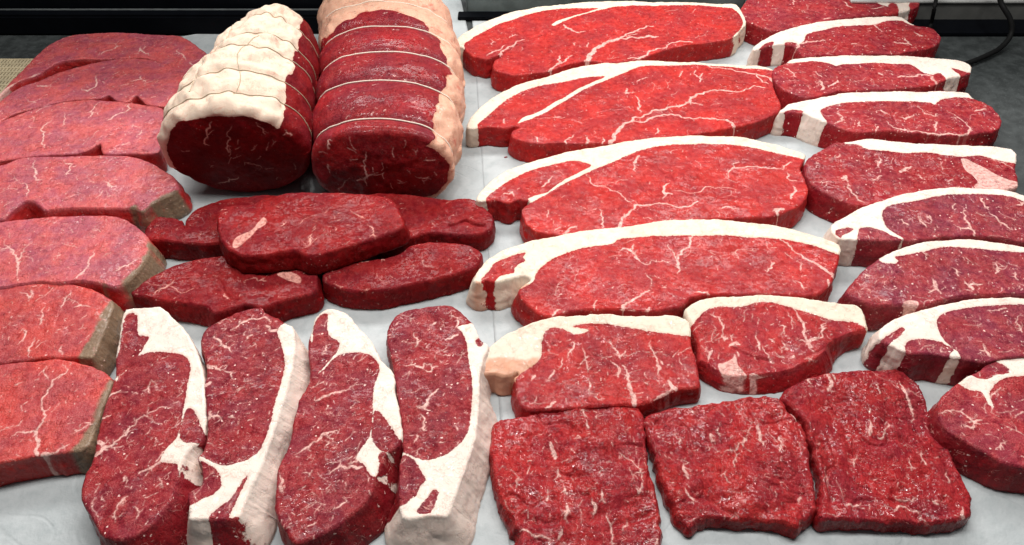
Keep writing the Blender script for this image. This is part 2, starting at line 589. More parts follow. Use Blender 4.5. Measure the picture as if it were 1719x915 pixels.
    # ---- attributes over the slice (functions of x, y)
    nl = len(loop)
    m = max(8, int(h / 1.2))
    qa = np.concatenate((xy, xy[loop] - ln * 0.0009))
    fatv = np.full(len(qa), -12.0)
    for s in [s for s in fat.split('|') if s.strip()]:
        fatv = np.maximum(fatv, sdf(qa, upoly(s)) * 1000)
    capv = fatv.copy()
    for s in [s for s in islands.split('|') if s.strip()]:
        f = sdf(qa, upoly(s)) * 1000
        fatv = np.minimum(fatv, -f)
    spotv = np.full(len(qa), -12.0)
    for s in [s for s in spots.split('|') if s.strip()]:       # loose patches of fat inside the lean
        spotv = np.maximum(spotv, sdf(qa, upoly(s)) * 1000)
    vein = np.full(len(qa), -3.0)
    leanreg = fatv[:len(xy)] < -1.5
    for s in [s for s in veins.split('|') if s.strip()]:       # x,y,w[ x,y,w ...] widths in photo pixels
        tok = [tuple(float(c) for c in q.split(',')) for q in s.split()]
        last = 2.0
        P3 = []
        for q in tok:
            w = q[2] if len(q) > 2 else last
            last = w
            P3.append((U(q[0], q[1]), w * 500.0 / mm_px(q[1], zt)))
        draw_vein(vein, qa, P3, rng)
    random_veins(vein, qa[:len(xy)] if False else qa, np.concatenate((leanreg, np.zeros(nl, bool))), rng, int(auto[0] * 0.4), 0.005, 0.020, auto[1] * 0.65, vang, vspread)
    random_veins(vein, qa, np.concatenate((leanreg, np.zeros(nl, bool))), rng, int(flecks * 0.3), 0.0008, 0.0040, 0.26, vang, 1.6, 0.0)
    vein = np.maximum(vein, spotv)
    col = np.tile(np.asarray(lean, float), (len(qa), 1))
    for s in [s for s in humps.split('|') if s.strip()]:       # muscles of another tone: centre, reach (px), colour factors
        v = [float(k) for k in s.replace(',', ' ').split()]
        c0 = U(v[0], v[1])
        rr = v[2] / mm_px(v[1], zt) / 1000
        dq = np.linalg.norm(qa - c0, axis=1) / rr + vnoise(qa, 0.02, seed + 17) * 0.25
        wt = np.clip(1.5 - dq, 0, 1)[:, None]
        wt = wt * wt * (3 - 2 * wt)
        col = col * (1 - wt + wt * np.array(v[3:6]))
    tanv = np.zeros(len(qa))
    for s in [s for s in tan.split('|') if s.strip()]:
        tanv = np.maximum(tanv, np.clip(0.5 + sdf(qa, upoly(s), 0.02) * 1000 / 12.0, 0, 1))
    tone = vnoise(qa, 0.035, seed + 11)[:, None]
    col = col * (1 + 0.10 * tone)
    br = np.zeros(len(qa))
    for s in [s for s in brown.split('|') if s.strip()]:
        f = sdf(qa, upoly(s), 0.03) * 1000
        br = np.maximum(br, np.clip(0.5 + (f + vnoise(qa, 0.006, seed + 5) * 2.0) / 9.0, 0, 1))
    # ---- heights
    dd, _ = seg_dist(xy, out[::2], np.roll(out[::2], -1, 0))
    r = edge * 0.75 / 1000.0
    drop = np.where(dd < r, r - np.sqrt(np.maximum(r * r - (r - np.minimum(dd, r))**2, 0)), 0)
    und = (vnoise(xy, 0.030, seed + 1) * 1.1 + vnoise(xy, 0.011, seed + 2) * 0.55 + vnoise(xy, 0.0045, seed + 4) * 0.22) / 1000 * hills
    qs = xy * np.array((1.0, 0.6))
    rid = np.clip(1 - np.abs(vnoise(qs, 0.014, seed + 41)) * 4.0, 0, 1)**2 * np.clip(vnoise(xy, 0.025, seed + 42) * 1.5 + 0.2, 0, 1)
    rid2 = np.clip(1 - np.abs(vnoise(xy, 0.0065, seed + 43)) * 3.0, 0, 1)**2 * np.clip(vnoise(xy, 0.018, seed + 44) * 1.5 + 0.1, 0, 1)
    und = und - (rid * 1.0 + rid2 * 0.5) * wrinkle / 1000 * np.clip(-fatv[:len(xy)], 0, 1)
    fz = np.clip(fatv[:len(xy)] / 1.5, -1, 1) * fatz / 1000
    z = ztop(xy) - drop + und + fz
    if dome:
        z += dome / 1000 * np.clip(dd / 0.02, 0, 1)**0.7 - dome / 1000
    for s in [s for s in creases.split('|') if s.strip()]:     # a cut or fold: x,y ... ;depth mm;width mm
        pl, dep, wid = (s.split(';') + ['1.2', '1.2'])[:3]
        ln_ = wiggle([U(*q) for q in pts(pl)], rng, 0.06)
        dq, _ = seg_dist(xy, ln_[:-1], ln_[1:])
        z -= float(dep) / 1000 * np.exp(-(dq * 1000 / float(wid))**2)
    # ---- walls
    fl = np.full(nl, 0.0)
    ny_ = -ln[:, 1]
    fl = base + frontflare * np.clip(ny_ * 0.8 + 0.2, 0, 1)
    if flare:
        wsum = np.zeros(nl); acc = np.zeros(nl)
        for (fx, fy, mm) in flare:
            p = U(fx, fy)
            w = np.exp(-((xy[loop] - p)**2).sum(1) / 0.022**2)
            wsum += w; acc += w * mm
        kk = np.clip(wsum, 0, 1)
        fl = fl * (1 - kk) + kk * acc / np.maximum(wsum, 1e-6)
        ker = np.ones(9) / 9
        fl = np.convolve(np.concatenate((fl[-8:], fl, fl[:8])), ker, 'same')[8:-8]
    rings_co, rings_side = [], []
    zl = z[loop]
    arc = np.cumsum(np.linalg.norm(np.diff(xy[loop], axis=0, append=xy[loop][:1]), axis=1))
    for kx in range(1, m + 1):
        s = kx / m
        off = fl * s**1.15 + bulge * math.sin(math.pi * min(1, s * 1.02)) - 1.6 * max(0, s - 0.86) / 0.14
        nq = np.stack((arc, np.full(nl, s * h / 1000)), 1)
        off = off + (vnoise(nq, 0.008, seed + 21) * 0.9 + vnoise(nq, 0.003, seed + 22) * 0.35) * min(1, s * 3)
        p = xy[loop] + ln * (off / 1000)[:, None]
        zz = zl * (1 - s) + (z0 / 1000.0) * s
        rings_co.append(np.column_stack((p, zz)))
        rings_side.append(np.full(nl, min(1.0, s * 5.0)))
    co = np.concatenate([np.column_stack((xy, z))] + rings_co)
    NV = len(xy)
    wall = []
    prev = loop
    for kx in range(m):
        cur = NV + kx * nl + np.arange(nl)
        wall.append(np.stack((prev, cur, np.roll(cur, -1), np.roll(prev, -1)), 1))
        prev = cur
    quads = np.concatenate([quads] + wall)
    ngon = prev[::-1]
    ext = lambda v: np.concatenate([v[:NV]] + [v[NV:]] * m)
    jit = np.concatenate([np.zeros(NV)] + [vnoise(np.stack((arc, np.full(nl, kx * 0.0012)), 1), 0.005, seed + 31) * 1.1 for kx in range(m)])
    vj = np.concatenate([np.zeros(NV)] + [-1.1 - 0.9 * np.clip(vnoise(np.stack((arc * 1.0, np.full(nl, kx * 0.0012)), 1), 0.007, seed + 32) + 0.1, 0, 1) for kx in range(m)])
    fat_a, vein_a, cap_a, br_a = ext(fatv) + jit, ext(vein) + vj, ext(capv), ext(br)
    tan_a = ext(tanv)
    col_a = np.concatenate([col[:NV]] + [col[NV:]] * m)
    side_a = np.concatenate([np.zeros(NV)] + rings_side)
    org = np.array((cxy[0], cxy[1], z0 / 1000.0))
    rt = root(name, org, label, cat, group)
    pieces = []
    fq = np.maximum(fat_a, ext(spotv) + jit)[quads].mean(1) > 0.0
    bq = br_a[quads].mean(1) > 0.5
    if fat.strip() or spots.strip():
        pieces = [(lean_part, ~fq & ~bq), (fat_part, fq)]
    else:
        pieces = [(lean_part, ~bq)]
    if brown.strip():
        pieces.append(('browned_edge', bq & ~fq if (fat.strip() or spots.strip()) else bq))
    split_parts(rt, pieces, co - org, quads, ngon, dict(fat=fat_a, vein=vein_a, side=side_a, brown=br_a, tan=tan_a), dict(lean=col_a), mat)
    return rt
# ------------------------------------------------------------------ rolled roasts
def tube(path, rad, seg=8, closed=False):
    path = np.asarray(path, float)
    n = len(path)
    tan = np.gradient(path, axis=0)
    tan /= np.maximum(np.linalg.norm(tan, axis=1), 1e-9)[:, None]
    ref = np.array((0.13, 0.2, 0.97))
    a = np.cross(tan, ref); a /= np.maximum(np.linalg.norm(a, axis=1), 1e-9)[:, None]
    b = np.cross(tan, a)
    th = np.arange(seg) / seg * 2 * math.pi
    co = (path[:, None] + (a[:, None] * np.cos(th)[None, :, None] + b[:, None] * np.sin(th)[None, :, None]) * rad).reshape(-1, 3)
    q = []
    for i in range(n - 1):
        for j in range(seg):
            q.append((i * seg + j, i * seg + (j + 1) % seg, (i + 1) * seg + (j + 1) % seg, (i + 1) * seg + j))
    caps = [list(range(seg))[::-1], [(n - 1) * seg + j for j in range(seg)]]
    return co, np.array(q), caps

def roast(name, label, cat, mat, string_mat, stations, hoops, fat_fn, lean_fn, face_veins, seed, slant, lumps, hoop_dent,
          long_strings=(), string_r=0.0008, front_round=0.012, back_round=0.05, part='fat_cover', side_veins=120, sq=0.88):
    """stations: (Y, x, half width, height) along the counter, front to back (metres)"""
    rng = np.random.RandomState(seed)
    st = np.array(stations)
    Y0, Y1 = st[0, 0], st[-1, 0]
    D = 0.00105
    def par(Y):
        Yc = np.clip(Y, Y0, Y1)
        out = []
        for k in (1, 2, 3):
            # smooth interpolation through the stations
            xs, ys = st[:, 0], st[:, k]
            i = np.clip(np.searchsorted(xs, Yc) - 1, 0, len(xs) - 2)
            t = (Yc - xs[i]) / (xs[i + 1] - xs[i])
            sl = np.gradient(ys, xs)
            hh = xs[i + 1] - xs[i]
            out.append((2*t**3-3*t**2+1)*ys[i] + (t**3-2*t**2+t)*hh*sl[i] + (-2*t**3+3*t**2)*ys[i+1] + (t**3-t**2)*hh*sl[i+1])
        return out
    # profile from the front pole to the back pole: (Y offset, scale)
    prof = []
    R = float(st[0, 2]); fr = front_round / R
    nf = int(R * (1 - fr) / D)
    for i in range(nf):
        s = 0.004 + (1 - fr - 0.004) * i / nf
        prof.append((Y0 - 0.004 * (1 - (s / (1 - fr))**2), s, 1))
    na = int(front_round * 1.57 / D)
    for i in range(na):
        a = i / na * math.pi / 2
        prof.append((Y0 + front_round * (1 - math.cos(a)), 1 - fr + fr * math.sin(a), 1 - i / na))
    yb = Y1 - back_round
    nc = int((yb - Y0 - front_round) / D)
    for i in range(nc):
        prof.append((Y0 + front_round + (yb - Y0 - front_round) * i / nc, 1.0, 0))
    nb = int(back_round * 1.8 / D)
    for i in range(nb):
        a = i / nb * math.pi / 2
        prof.append((yb + back_round * math.sin(a), max(0.03, math.cos(a)**0.75), -1))
    pf = np.array(prof)
    NR = len(pf)
    NT_ = int(2 * math.pi * R * 0.92 / D)
    th = (np.arange(NT_) / NT_) * 2 * math.pi
    Yv, Sv = pf[:, 0], pf[:, 1]
    cx, aw, ht = par(Yv)
    c, s = np.cos(th), np.sin(th)
    ex = np.sign(c) * np.abs(c)**0.88
    ez = np.sign(s) * np.abs(s)**0.88
    Yg = np.repeat(Yv[:, None], NT_, 1); Sg = np.repeat(Sv[:, None], NT_, 1)
    Tg = np.repeat(th[None], NR, 0); Fg = np.repeat(pf[:, 2][:, None], NT_, 1)
    def disp(Y, T):
        """outward displacement of the rind in metres"""
        q = np.stack((Y.ravel(), (T * 0.075).ravel()), 1)
        fatm = np.clip(fat_fn(Y, T, np.ones_like(Y), np.zeros_like(Y)) / 4.0, 0, 1)
        lum = vnoise(q, 0.024, seed + 1) * 0.6 + vnoise(q, 0.011, seed + 2) * 0.55 + vnoise(q, 0.005, seed + 3) * 0.10
        d = lum.reshape(Y.shape) * lumps * (0.45 + 0.55 * fatm) / 1000.0
        for (hy, tl) in hoops:
            w = np.abs(Y - hoop_y(hy, tl, T))
            d = d - hoop_dent / 1000 * (0.8 * np.exp(-(w / 0.004)**2) + 1.0 * np.exp(-(w / 0.016)**2))
        for (lt, amp, y0, y1) in long_strings:
            w = np.abs(T - (lt + amp * np.sin(Y * 60))) * 0.075
            d = d - hoop_dent * 0.35 / 1000 * np.exp(-(w / 0.003)**2) * ((Y > y0) & (Y < y1))
        return d
    def hoop_y(hy, tl, T):
        return hy + tl * np.cos(T) + 0.0015 * np.sin(3 * T + hy * 90)
    def surf(Y, T, S, extra=0.0, face=None):
        x0, a_, h_ = par(Y)
        zc = h_ / 2
        cc, ss = np.cos(T), np.sin(T)
        px = np.sign(cc) * np.abs(cc)**sq
        pz = np.sign(ss) * np.abs(ss)**sq
        rim = np.clip((S - 0.7) / 0.3, 0, 1)
        d = disp(Y, T) * rim + extra
        X = x0 + px * (a_ * S + d)
        Z = zc + pz * (zc * S + d)
        Yy = Y.copy() if hasattr(Y, 'copy') else Y
        f = np.ones_like(Yy) if face is None else face
        Yy = Yy + slant * (Z - zc) * np.clip(1 - (Yy - Y0) / 0.06, 0, 1)
        Z = np.maximum(Z, 0.0006)
        return np.stack((X, Yy, Z), -1)
    co = surf(Yg, Tg, Sg)
    # face unevenness
    q = np.stack((co[..., 0].ravel(), co[..., 2].ravel()), 1)
    fu = (vnoise(q, 0.03, seed + 6) * 1.6 + vnoise(q, 0.012, seed + 7) * 0.8 + vnoise(q, 0.005, seed + 8) * 0.35).reshape(Yg.shape) / 1000
    co[..., 1] += fu * np.clip(Fg, 0, 1)
    co = co.reshape(-1, 3)
    i = np.arange(NR - 1)[:, None]; j = np.arange(NT_)[None]
    v = lambda i, j: i * NT_ + j % NT_
    quads = np.stack(np.broadcast_arrays(v(i, j), v(i, j + 1), v(i + 1, j + 1), v(i + 1, j)), -1).reshape(-1, 4)
    quads = quads[:, ::-1] if False else quads
    # orientation check on one cylinder quad
    mid = quads[(NR // 2) * NT_ + NT_ // 4]
    nn = np.cross(co[mid[1]] - co[mid[0]], co[mid[2]] - co[mid[0]])
    if nn[2] < 0:
        quads = quads[:, ::-1]
    fat = fat_fn(Yg, Tg, Sg, Fg).ravel()
    face = np.clip(Fg, 0, 1).ravel()
    vein = np.full(len(co), -3.0)
    qf = co[:, [0, 2]]
    fi = np.nonzero(Fg.ravel() > 0.4)[0]
    vf = np.full(len(fi), -3.0)
    for sv in [s_ for s_ in face_veins.split('|') if s_.strip()]:
        tok = [tuple(float(c_) for c_ in q_.split(',')) for q_ in sv.split()]
        last = 2.0; pp = []
        for q_ in tok:
            last = q_[2] if len(q_) > 2 else last
            pp.append((PY(q_[0], q_[1], Y0), last * 500 / 1530))
        draw_vein(vf, qf[fi], pp, rng)
    random_veins(vf, qf[fi], fat[fi] < -2, rng, 16, 0.004, 0.014, 0.35, 0.4, 1.5)
    vein[fi] = vf
    ci = np.nonzero(Fg.ravel() < 0.4)[0]
    qc = np.stack((Yg.ravel()[ci], (Tg * 0.075).ravel()[ci]), 1)
    vc = np.full(len(ci), -3.0)
    random_veins(vc, qc, fat[ci] < -2, rng, side_veins, 0.001, 0.004, 0.32, 0.5, 1.6, 0.1)
    vein[ci] = np.maximum(vein[ci], vc)
    col = lean_fn(Yg, Tg, Sg, Fg).reshape(-1, 3)
    org = np.array((par(np.array([(Y0 + Y1) / 2]))[0][0], (Y0 + Y1) / 2, 0.0))
    rt = root(name, org, label, cat)
    fq = fat[quads].mean(1) > 0
    caps = np.arange(NT_)[::-1]
    split_parts(rt, [('lean_meat', ~fq), (part, fq)], co - org, quads, caps,
                dict(fat=fat, vein=vein, side=np.zeros(len(co)), brown=np.zeros(len(co))), dict(lean=col), mat)
    # the butcher's twine
    k = 0
    for (hy, tl) in hoops:
        T = np.linspace(-0.45, math.pi + 0.45, 150)
        Yh = hoop_y(hy, tl, T)
        p = surf(Yh, T, np.ones_like(T), string_r * 0.75) - org
        cc, qq, cp = tube(p, string_r, 8)
        link('string', np_mesh('string', cc, qq, cp), rt, string_mat)
    for (lt, amp, y0, y1) in long_strings:
        Yh = np.linspace(y0, y1, 120)
        T = lt + amp * np.sin(Yh * 60)
        p = surf(Yh, T, np.ones_like(T), string_r * 0.4) - org
        cc, qq, cp = tube(p, string_r * 0.8, 6)
        link('string', np_mesh('string', cc, qq, cp), rt, string_mat)
    return rt
# ------------------------------------------------------------------ materials
M_RUMP = meat_material('bright_beef', fat=(0.73, 0.62, 0.50), fat_pink=(0.70, 0.50, 0.40), fleck=0.40, fine=0.40, grain=0.28, wet=0.36, deep=0.45, bump=1.15)
M_ROUND = meat_material('pink_beef', fat=(0.78, 0.58, 0.48), fleck=0.5, fine=0.35, grain=0.55, wet=0.36, deep=0.3, bump=1.2, side_tint=(0.95, 0.25, 0.2), side_k=0.97, spec=0.45, coat=0.3)
M_LOIN = meat_material('marbled_beef', fat=(0.77, 0.65, 0.57), fat_pink=(0.74, 0.54, 0.46), fleck=1.0, fine=0.65, grain=0.42, wet=0.36, deep=0.55, bump=1.3)
M_HEART = meat_material('dark_beef', fat=(0.78, 0.46, 0.40), vein_col=(0.72, 0.35, 0.29), fleck=0.25, fine=0.2, grain=0.14, wet=0.36, deep=0.5, spec=0.06, bump=1.3, coat=0.18)
M_FLAT = meat_material('wet_beef', fat=(0.78, 0.46, 0.40), fleck=0.25, fine=0.50, grain=0.18, wet=0.30, bump=2.2, deep=0.7, fibre=0.8, coat=0.6, coat_rough=0.04, coat_bump=1.5, spec=0.08)
M_ROAST = meat_material('roast_beef', fat=(0.70, 0.545, 0.43), fat_pink=(0.66, 0.37, 0.28), vein_col=(0.70, 0.38, 0.32), fleck=0.12, fine=0.12, grain=0.05, wet=0.5, bump=1.2, deep=0.4, lumpy=0.6, spec=0.08, coat=0.08)
M_ROAST_PINK = meat_material('pink_roast_beef', fat=(0.70, 0.40, 0.28), fat_pink=(0.58, 0.17, 0.12), fleck=0.2, fine=0.15, grain=0.10, wet=0.42, bump=1.6, deep=0.5, lumpy=0.7, spec=0.15, coat=0.3, coat_rough=0.08)

def plain(name, color, rough=0.5, metal=0.0, n_scale=40, n_amt=0.15, bump=0.0):
    m, nt, bs = new_mat(name)
    t = NT(nt)
    pos = t.n('ShaderNodeNewGeometry').outputs['Position']
    n = t.noise(pos, n_scale, 5, 0.6).outputs[0]
    k = t.ramp(n, 0.3, 0.7)
    c = t.mix(k, tuple(x * (1 - n_amt) for x in color), tuple(min(1, x * (1 + n_amt)) for x in color))
    t.put(bs.inputs['Base Color'], c)
    bs.inputs['Roughness'].default_value = rough
    bs.inputs['Metallic'].default_value = metal
    bs.inputs['Specular IOR Level'].default_value = 0.05 if max(color) < 0.02 else 0.4
    if bump:
        b = t.n('ShaderNodeBump'); b.inputs['Distance'].default_value = bump
        t.put(b.inputs['Height'], n); t.put(bs.inputs['Normal'], b.outputs[0])
    return m
M_TWINE = plain('cotton_twine', (0.72, 0.62, 0.52), 0.8, n_scale=900)
M_TWINE_DULL = plain('greasy_twine', (0.42, 0.33, 0.23), 0.7, n_scale=900)
M_BLACK = plain('black_glass', (0.004, 0.005, 0.007), 0.25)
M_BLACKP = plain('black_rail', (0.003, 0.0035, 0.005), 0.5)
M_STEEL = plain('brushed_steel', (0.15, 0.15, 0.14), 0.45, 0.1)
M_BRIGHT = plain('bright_steel', (0.6, 0.6, 0.58), 0.3, 0.3)
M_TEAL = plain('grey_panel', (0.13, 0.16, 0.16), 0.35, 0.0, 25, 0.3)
M_CABLE = plain('black_rubber', (0.01, 0.01, 0.01), 0.5)
M_MAT = plain('beige_plastic', (0.55, 0.46, 0.30), 0.5)
M_BLOOD = plain('blood', (0.20, 0.006, 0.008), 0.15)

def slate_mat():
    m, nt, bs = new_mat('slate_counter')
    t = NT(nt)
    pos = t.n('ShaderNodeNewGeometry').outputs['Position']
    a = t.noise(pos, 60, 6, 0.65).outputs[0]
    v = t.voro(pos, 220)
    c = t.mix(t.ramp(a, 0.35, 0.7), (0.030, 0.034, 0.034), (0.060, 0.067, 0.067))
    c = t.mix(t.ramp(v.outputs['Distance'], 0.16, 0.05), c, (0.12, 0.13, 0.13))
    t.put(bs.inputs['Base Color'], c)
    bs.inputs['Roughness'].default_value = 0.4
    b = t.n('ShaderNodeBump'); b.inputs['Distance'].default_value = 0.0006
    t.put(b.inputs['Height'], a); t.put(bs.inputs['Normal'], b.outputs[0])
    return m
def paper_mat():
    m, nt, bs = new_mat('butcher_paper')
    t = NT(nt)
    pos = t.n('ShaderNodeNewGeometry').outputs['Position']
    a = t.noise(pos, 22, 5, 0.6, 0.1).outputs[0]
    b_ = t.noise(pos, 90, 4, 0.6).outputs[0]
    c = t.mix(t.ramp(a, 0.3, 0.7), (0.35, 0.375, 0.38), (0.42, 0.445, 0.45))
    c = t.mix(t.math('MULTIPLY', t.ramp(b_, 0.45, 0.75), 0.5), c, (0.28, 0.315, 0.32))
    t.put(bs.inputs['Base Color'], c)
    bs.inputs['Roughness'].default_value = 0.55
    wr = t.math('ABSOLUTE', t.math('SUBTRACT', t.noise(pos, 9, 2, 0.5, 0.3).outputs[0], 0.5))
    h = t.math('ADD', a, t.math('MULTIPLY', b_, 0.25))
    h = t.math('SUBTRACT', h, t.math('MULTIPLY', t.ramp(wr, 0.012, 0.0), 0.08))
    b = t.n('ShaderNodeBump'); b.inputs['Distance'].default_value = 0.004; b.inputs['Strength'].default_value = 0.6
    t.put(b.inputs['Height'], h); t.put(bs.inputs['Normal'], b.outputs[0])
    return m
M_SLATE, M_PAPER = slate_mat(), paper_mat()

# ------------------------------------------------------------------ setting: counter, back panel, paper
def box_mesh(name, x0, x1, y0, y1, z0, z1, bev=0.0):
    import bmesh
    bm = bmesh.new()
    bmesh.ops.create_cube(bm, size=1)
    for v in bm.verts:
        v.co = ((x0 + x1) / 2 + v.co.x * (x1 - x0), (y0 + y1) / 2 + v.co.y * (y1 - y0), (z0 + z1) / 2 + v.co.z * (z1 - z0))
    if bev:
        bmesh.ops.bevel(bm, geom=bm.edges[:], offset=bev, segments=2, affect='EDGES')
    me = bpy.data.meshes.new(name)
    bm.to_mesh(me); bm.free()
    return me
BACK = 1.045
o = link('counter', box_mesh('counter', -1.5, 1.5, -0.5, 1.35, -0.04, -0.0012), None, M_SLATE); o['kind'] = 'structure'

def sheet(name, label, poly, z, th=0.0004, seed=0, lift=0.0):
    """a sheet of butcher paper: fine grid with gentle waves, cut to its outline"""
    p = np.array([P(*q) for q in poly])
    lo, hi = p.min(0), p.max(0)
    d = 0.006
    nx, ny = int((hi[0] - lo[0]) / d) + 2, int((hi[1] - lo[1]) / d) + 2
    # bilinear patch over the four corners
    n = 150
    s, t = np.meshgrid(np.linspace(0, 1, n), np.linspace(0, 1, n), indexing='ij')
    s_, t_ = s[..., None], t[..., None]
    q = (p[0] * (1 - s_) * (1 - t_) + p[1] * s_ * (1 - t_) + p[2] * s_ * t_ + p[3] * (1 - s_) * t_).reshape(-1, 2)
    zz = z + (vnoise(q, 0.09, seed) * 0.0006 + vnoise(q, 0.03, seed + 1) * 0.0003 + 0.0009)
    co = np.column_stack((q, zz))
    N = len(co)
    co = np.concatenate((co, co - np.array((0, 0, th))))
    i, j = np.meshgrid(np.arange(n - 1), np.arange(n - 1), indexing='ij')
    a = (i * n + j).ravel()
    quads = np.stack((a, a + n, a + n + 1, a + 1), 1)
    nn = np.cross(co[quads[0, 1]] - co[quads[0, 0]], co[quads[0, 2]] - co[quads[0, 0]])
    if nn[2] < 0:
        quads = quads[:, ::-1]
    rim = np.concatenate([np.arange(n - 1) * n, (n - 1) * n + np.arange(n - 1), np.arange(n - 1, 0, -1) * n + n - 1, np.arange(n - 1, 0, -1)])
    rq = np.stack((rim, np.roll(rim, -1), np.roll(rim, -1) + N, rim + N), 1)
    quads = np.concatenate((quads, quads[:, ::-1] + N, rq))
    o = link(name, np_mesh(name, co, quads), None, M_PAPER)
    return tag(o, label, 'paper', 'sheets of butcher paper')
sheet('butcher_paper', 'left sheet of pale grey butcher paper under the roasts and strip steaks',
      [(-900, 1060), (1000, 1000), (770, -16), (250, 72)], 0.0, seed=3)
sheet('butcher_paper', 'right sheet of pale grey butcher paper under the large rump steaks',
      [(861, 1010), (2050, 1000), (1330, 36), (793, 37)], 0.0007, seed=3)

def box(name, label, cat, mat, *a, bev=0.002, kind=None):
    o = link(name, box_mesh(name, *a, bev=bev), None, mat)
    if kind:
        o['kind'] = kind
        return o
    return tag(o, label, cat)
xl = P(776, 50)[0]; 
r = root('display_case_back', (-0.75, 1.07, 0), 'black glass back panel and rail behind the pink round steaks', 'panel')
o = link('glass_panel', box_mesh('glass_panel', -0.75, 0.62, 0.0, 0.012, 0.03, 0.34, 0.002), r, M_BLACK)
o = link('rail', box_mesh('rail', -0.75, 0.62, -0.02, 0.0, -0.001, 0.03, 0.003), r, M_BLACKP)
r.location.y = 1.062
# grey shadow-box in the middle
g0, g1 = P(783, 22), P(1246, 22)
r = root('grey_panel_box', (g0[0], g0[1], 0), 'grey metal box and an added black band for the dark counter before it, behind the rearmost rump steak', 'box')
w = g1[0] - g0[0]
link('counter_band', box_mesh('counter_band', -0.012, w + 0.2, -0.022, -0.002, -0.001, 0.006, 0.001), r, M_BLACKP)  # black strip added for the dark stretch of counter before the box
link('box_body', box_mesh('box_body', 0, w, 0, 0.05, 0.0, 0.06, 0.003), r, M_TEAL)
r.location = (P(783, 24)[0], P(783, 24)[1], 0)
# right: steel rail with a black gap below
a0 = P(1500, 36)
r = root('steel_rail', (0.50, a0[1], 0), 'brushed steel rail with a black strip for the dark gap below it, at the back right of the counter', 'rail')
link('rail_plate', box_mesh('rail_plate', 0, 1.0, 0, 0.01, -0.001, 0.029, 0.0015), r, M_STEEL)
link('base', box_mesh('base', -0.02, 1.0, -0.045, -0.0005, -0.001, 0.004, 0.001), r, M_BLACKP)  # black strip put in for the shadowed gap below the rail
link('edge_strip', box_mesh('edge_strip', 0, 1.0, -0.002, 0.012, 0.0295, 0.0325, 0.0005), r, M_BRIGHT)
link('upper_panel', box_mesh('upper_panel', 0, 1.0, 0.012, 0.02, 0.033, 0.3, 0.001), r, M_BLACK)

# cable
def cable(name, label, path, rad):
    p = catmull(np.array(path), 0.004, False)
    c = p.mean(0); c[2] = 0
    co, q, cp = tube(p - c, rad, 12)
    o = link(name, np_mesh(name, co, q, cp), None, M_CABLE)
    o.location = c
    tag(o, label, 'cable')
def g3(px, py, z):
    x, y = P(px, py, z)
    return (x, y, z)
cable('cable', 'black power cable curling down behind the right-hand strip steaks', [g3(1672, -25, 0.06), g3(1682, 8, 0.05), g3(1697, 35, 0.035), g3(1697, 58, 0.02), g3(1680, 80, 0.009), g3(1652, 95, 0.006), g3(1625, 106, 0.005), g3(1590, 118, 0.005)], 0.0036)
cable('cable', 'thin black cable end hanging in front of the steel rail', [g3(1574, -15, 0.05), g3(1569, 12, 0.04), g3(1563, 40, 0.012), g3(1556, 60, 0.006)], 0.0028)

# perforated mat, far left
def mat_mesh():
    x0, y0 = P(-75, 170)
    x1, y1 = P(70, 104)
    nx, ny = 15, 9
    co, qd = [], []
    def bar(ax, ay, bx, by, z0, z1):
        k = len(co)
        for z in (z0, z1):
            co.extend(((ax, ay, z), (bx, ay, z), (bx, by, z), (ax, by, z)))
        qd.extend(((k, k+3, k+2, k+1), (k+4, k+5, k+6, k+7), (k, k+1, k+5, k+4), (k+1, k+2, k+6, k+5), (k+2, k+3, k+7, k+6), (k+3, k, k+4, k+7)))
    for i in range(nx + 1):
        x = (x1 - x0) * i / nx
        bar(x, 0, x + 0.0030, y1 - y0, 0.0005, 0.0030)
    for j in range(ny + 1):
        y = (y1 - y0) * j / ny
        bar(0, y, x1 - x0 + 0.0030, y + 0.0030, 0.0008, 0.0034)
    me = np_mesh('perforated_mat', np.array(co), np.array(qd))
    for p in me.polygons:
        p.use_smooth = False
    return me, (x0, y0, 0)
me, loc = mat_mesh()
o = link('perforated_mat', me, None, M_MAT); o.location = loc
tag(o, 'beige perforated plastic mat beside the rearmost pink round steak', 'mat')
link('backing', box_mesh('backing', 0, P(70, 104)[0] - loc[0], 0, P(70, 104)[1] - loc[1], -0.0008, 0.0003), o, M_BLACKP)

# blood specks on the paper
def speck(px, py, r, label):
    x, y = P(px, py)
    rs = np.random.RandomState(int(px))
    n = 18
    th = np.arange(n) / n * 2 * math.pi
    rr = r * (1 + 0.35 * np.sin(2 * th + px) + 0.2 * rs.uniform(-1, 1, n))
    ring = lambda k, z: np.column_stack((rr * k * np.cos(th), rr * k * np.sin(th), np.full(n, z)))
    co = np.concatenate((ring(1, 0.0), ring(0.9, 0.0003), ring(0.5, 0.0006)))
    q = []
    for k in range(2):
        for j in range(n):
            q.append((k*n+j, k*n+(j+1) % n, (k+1)*n+(j+1) % n, (k+1)*n+j))
    o = link('blood_drop', np_mesh('blood_drop', co, np.array(q), [list(range(n))[::-1], [2*n+j for j in range(n)]]), None, M_BLOOD)
    o.location = (x, y, 0.0019)
    tag(o, label, 'blood drop', 'blood drops on the paper')
speck(849, 266, 0.0016, 'larger red blood drop on the paper between two rump steaks')
speck(881, 263, 0.0010, 'smaller red blood drop on the paper between two rump steaks')

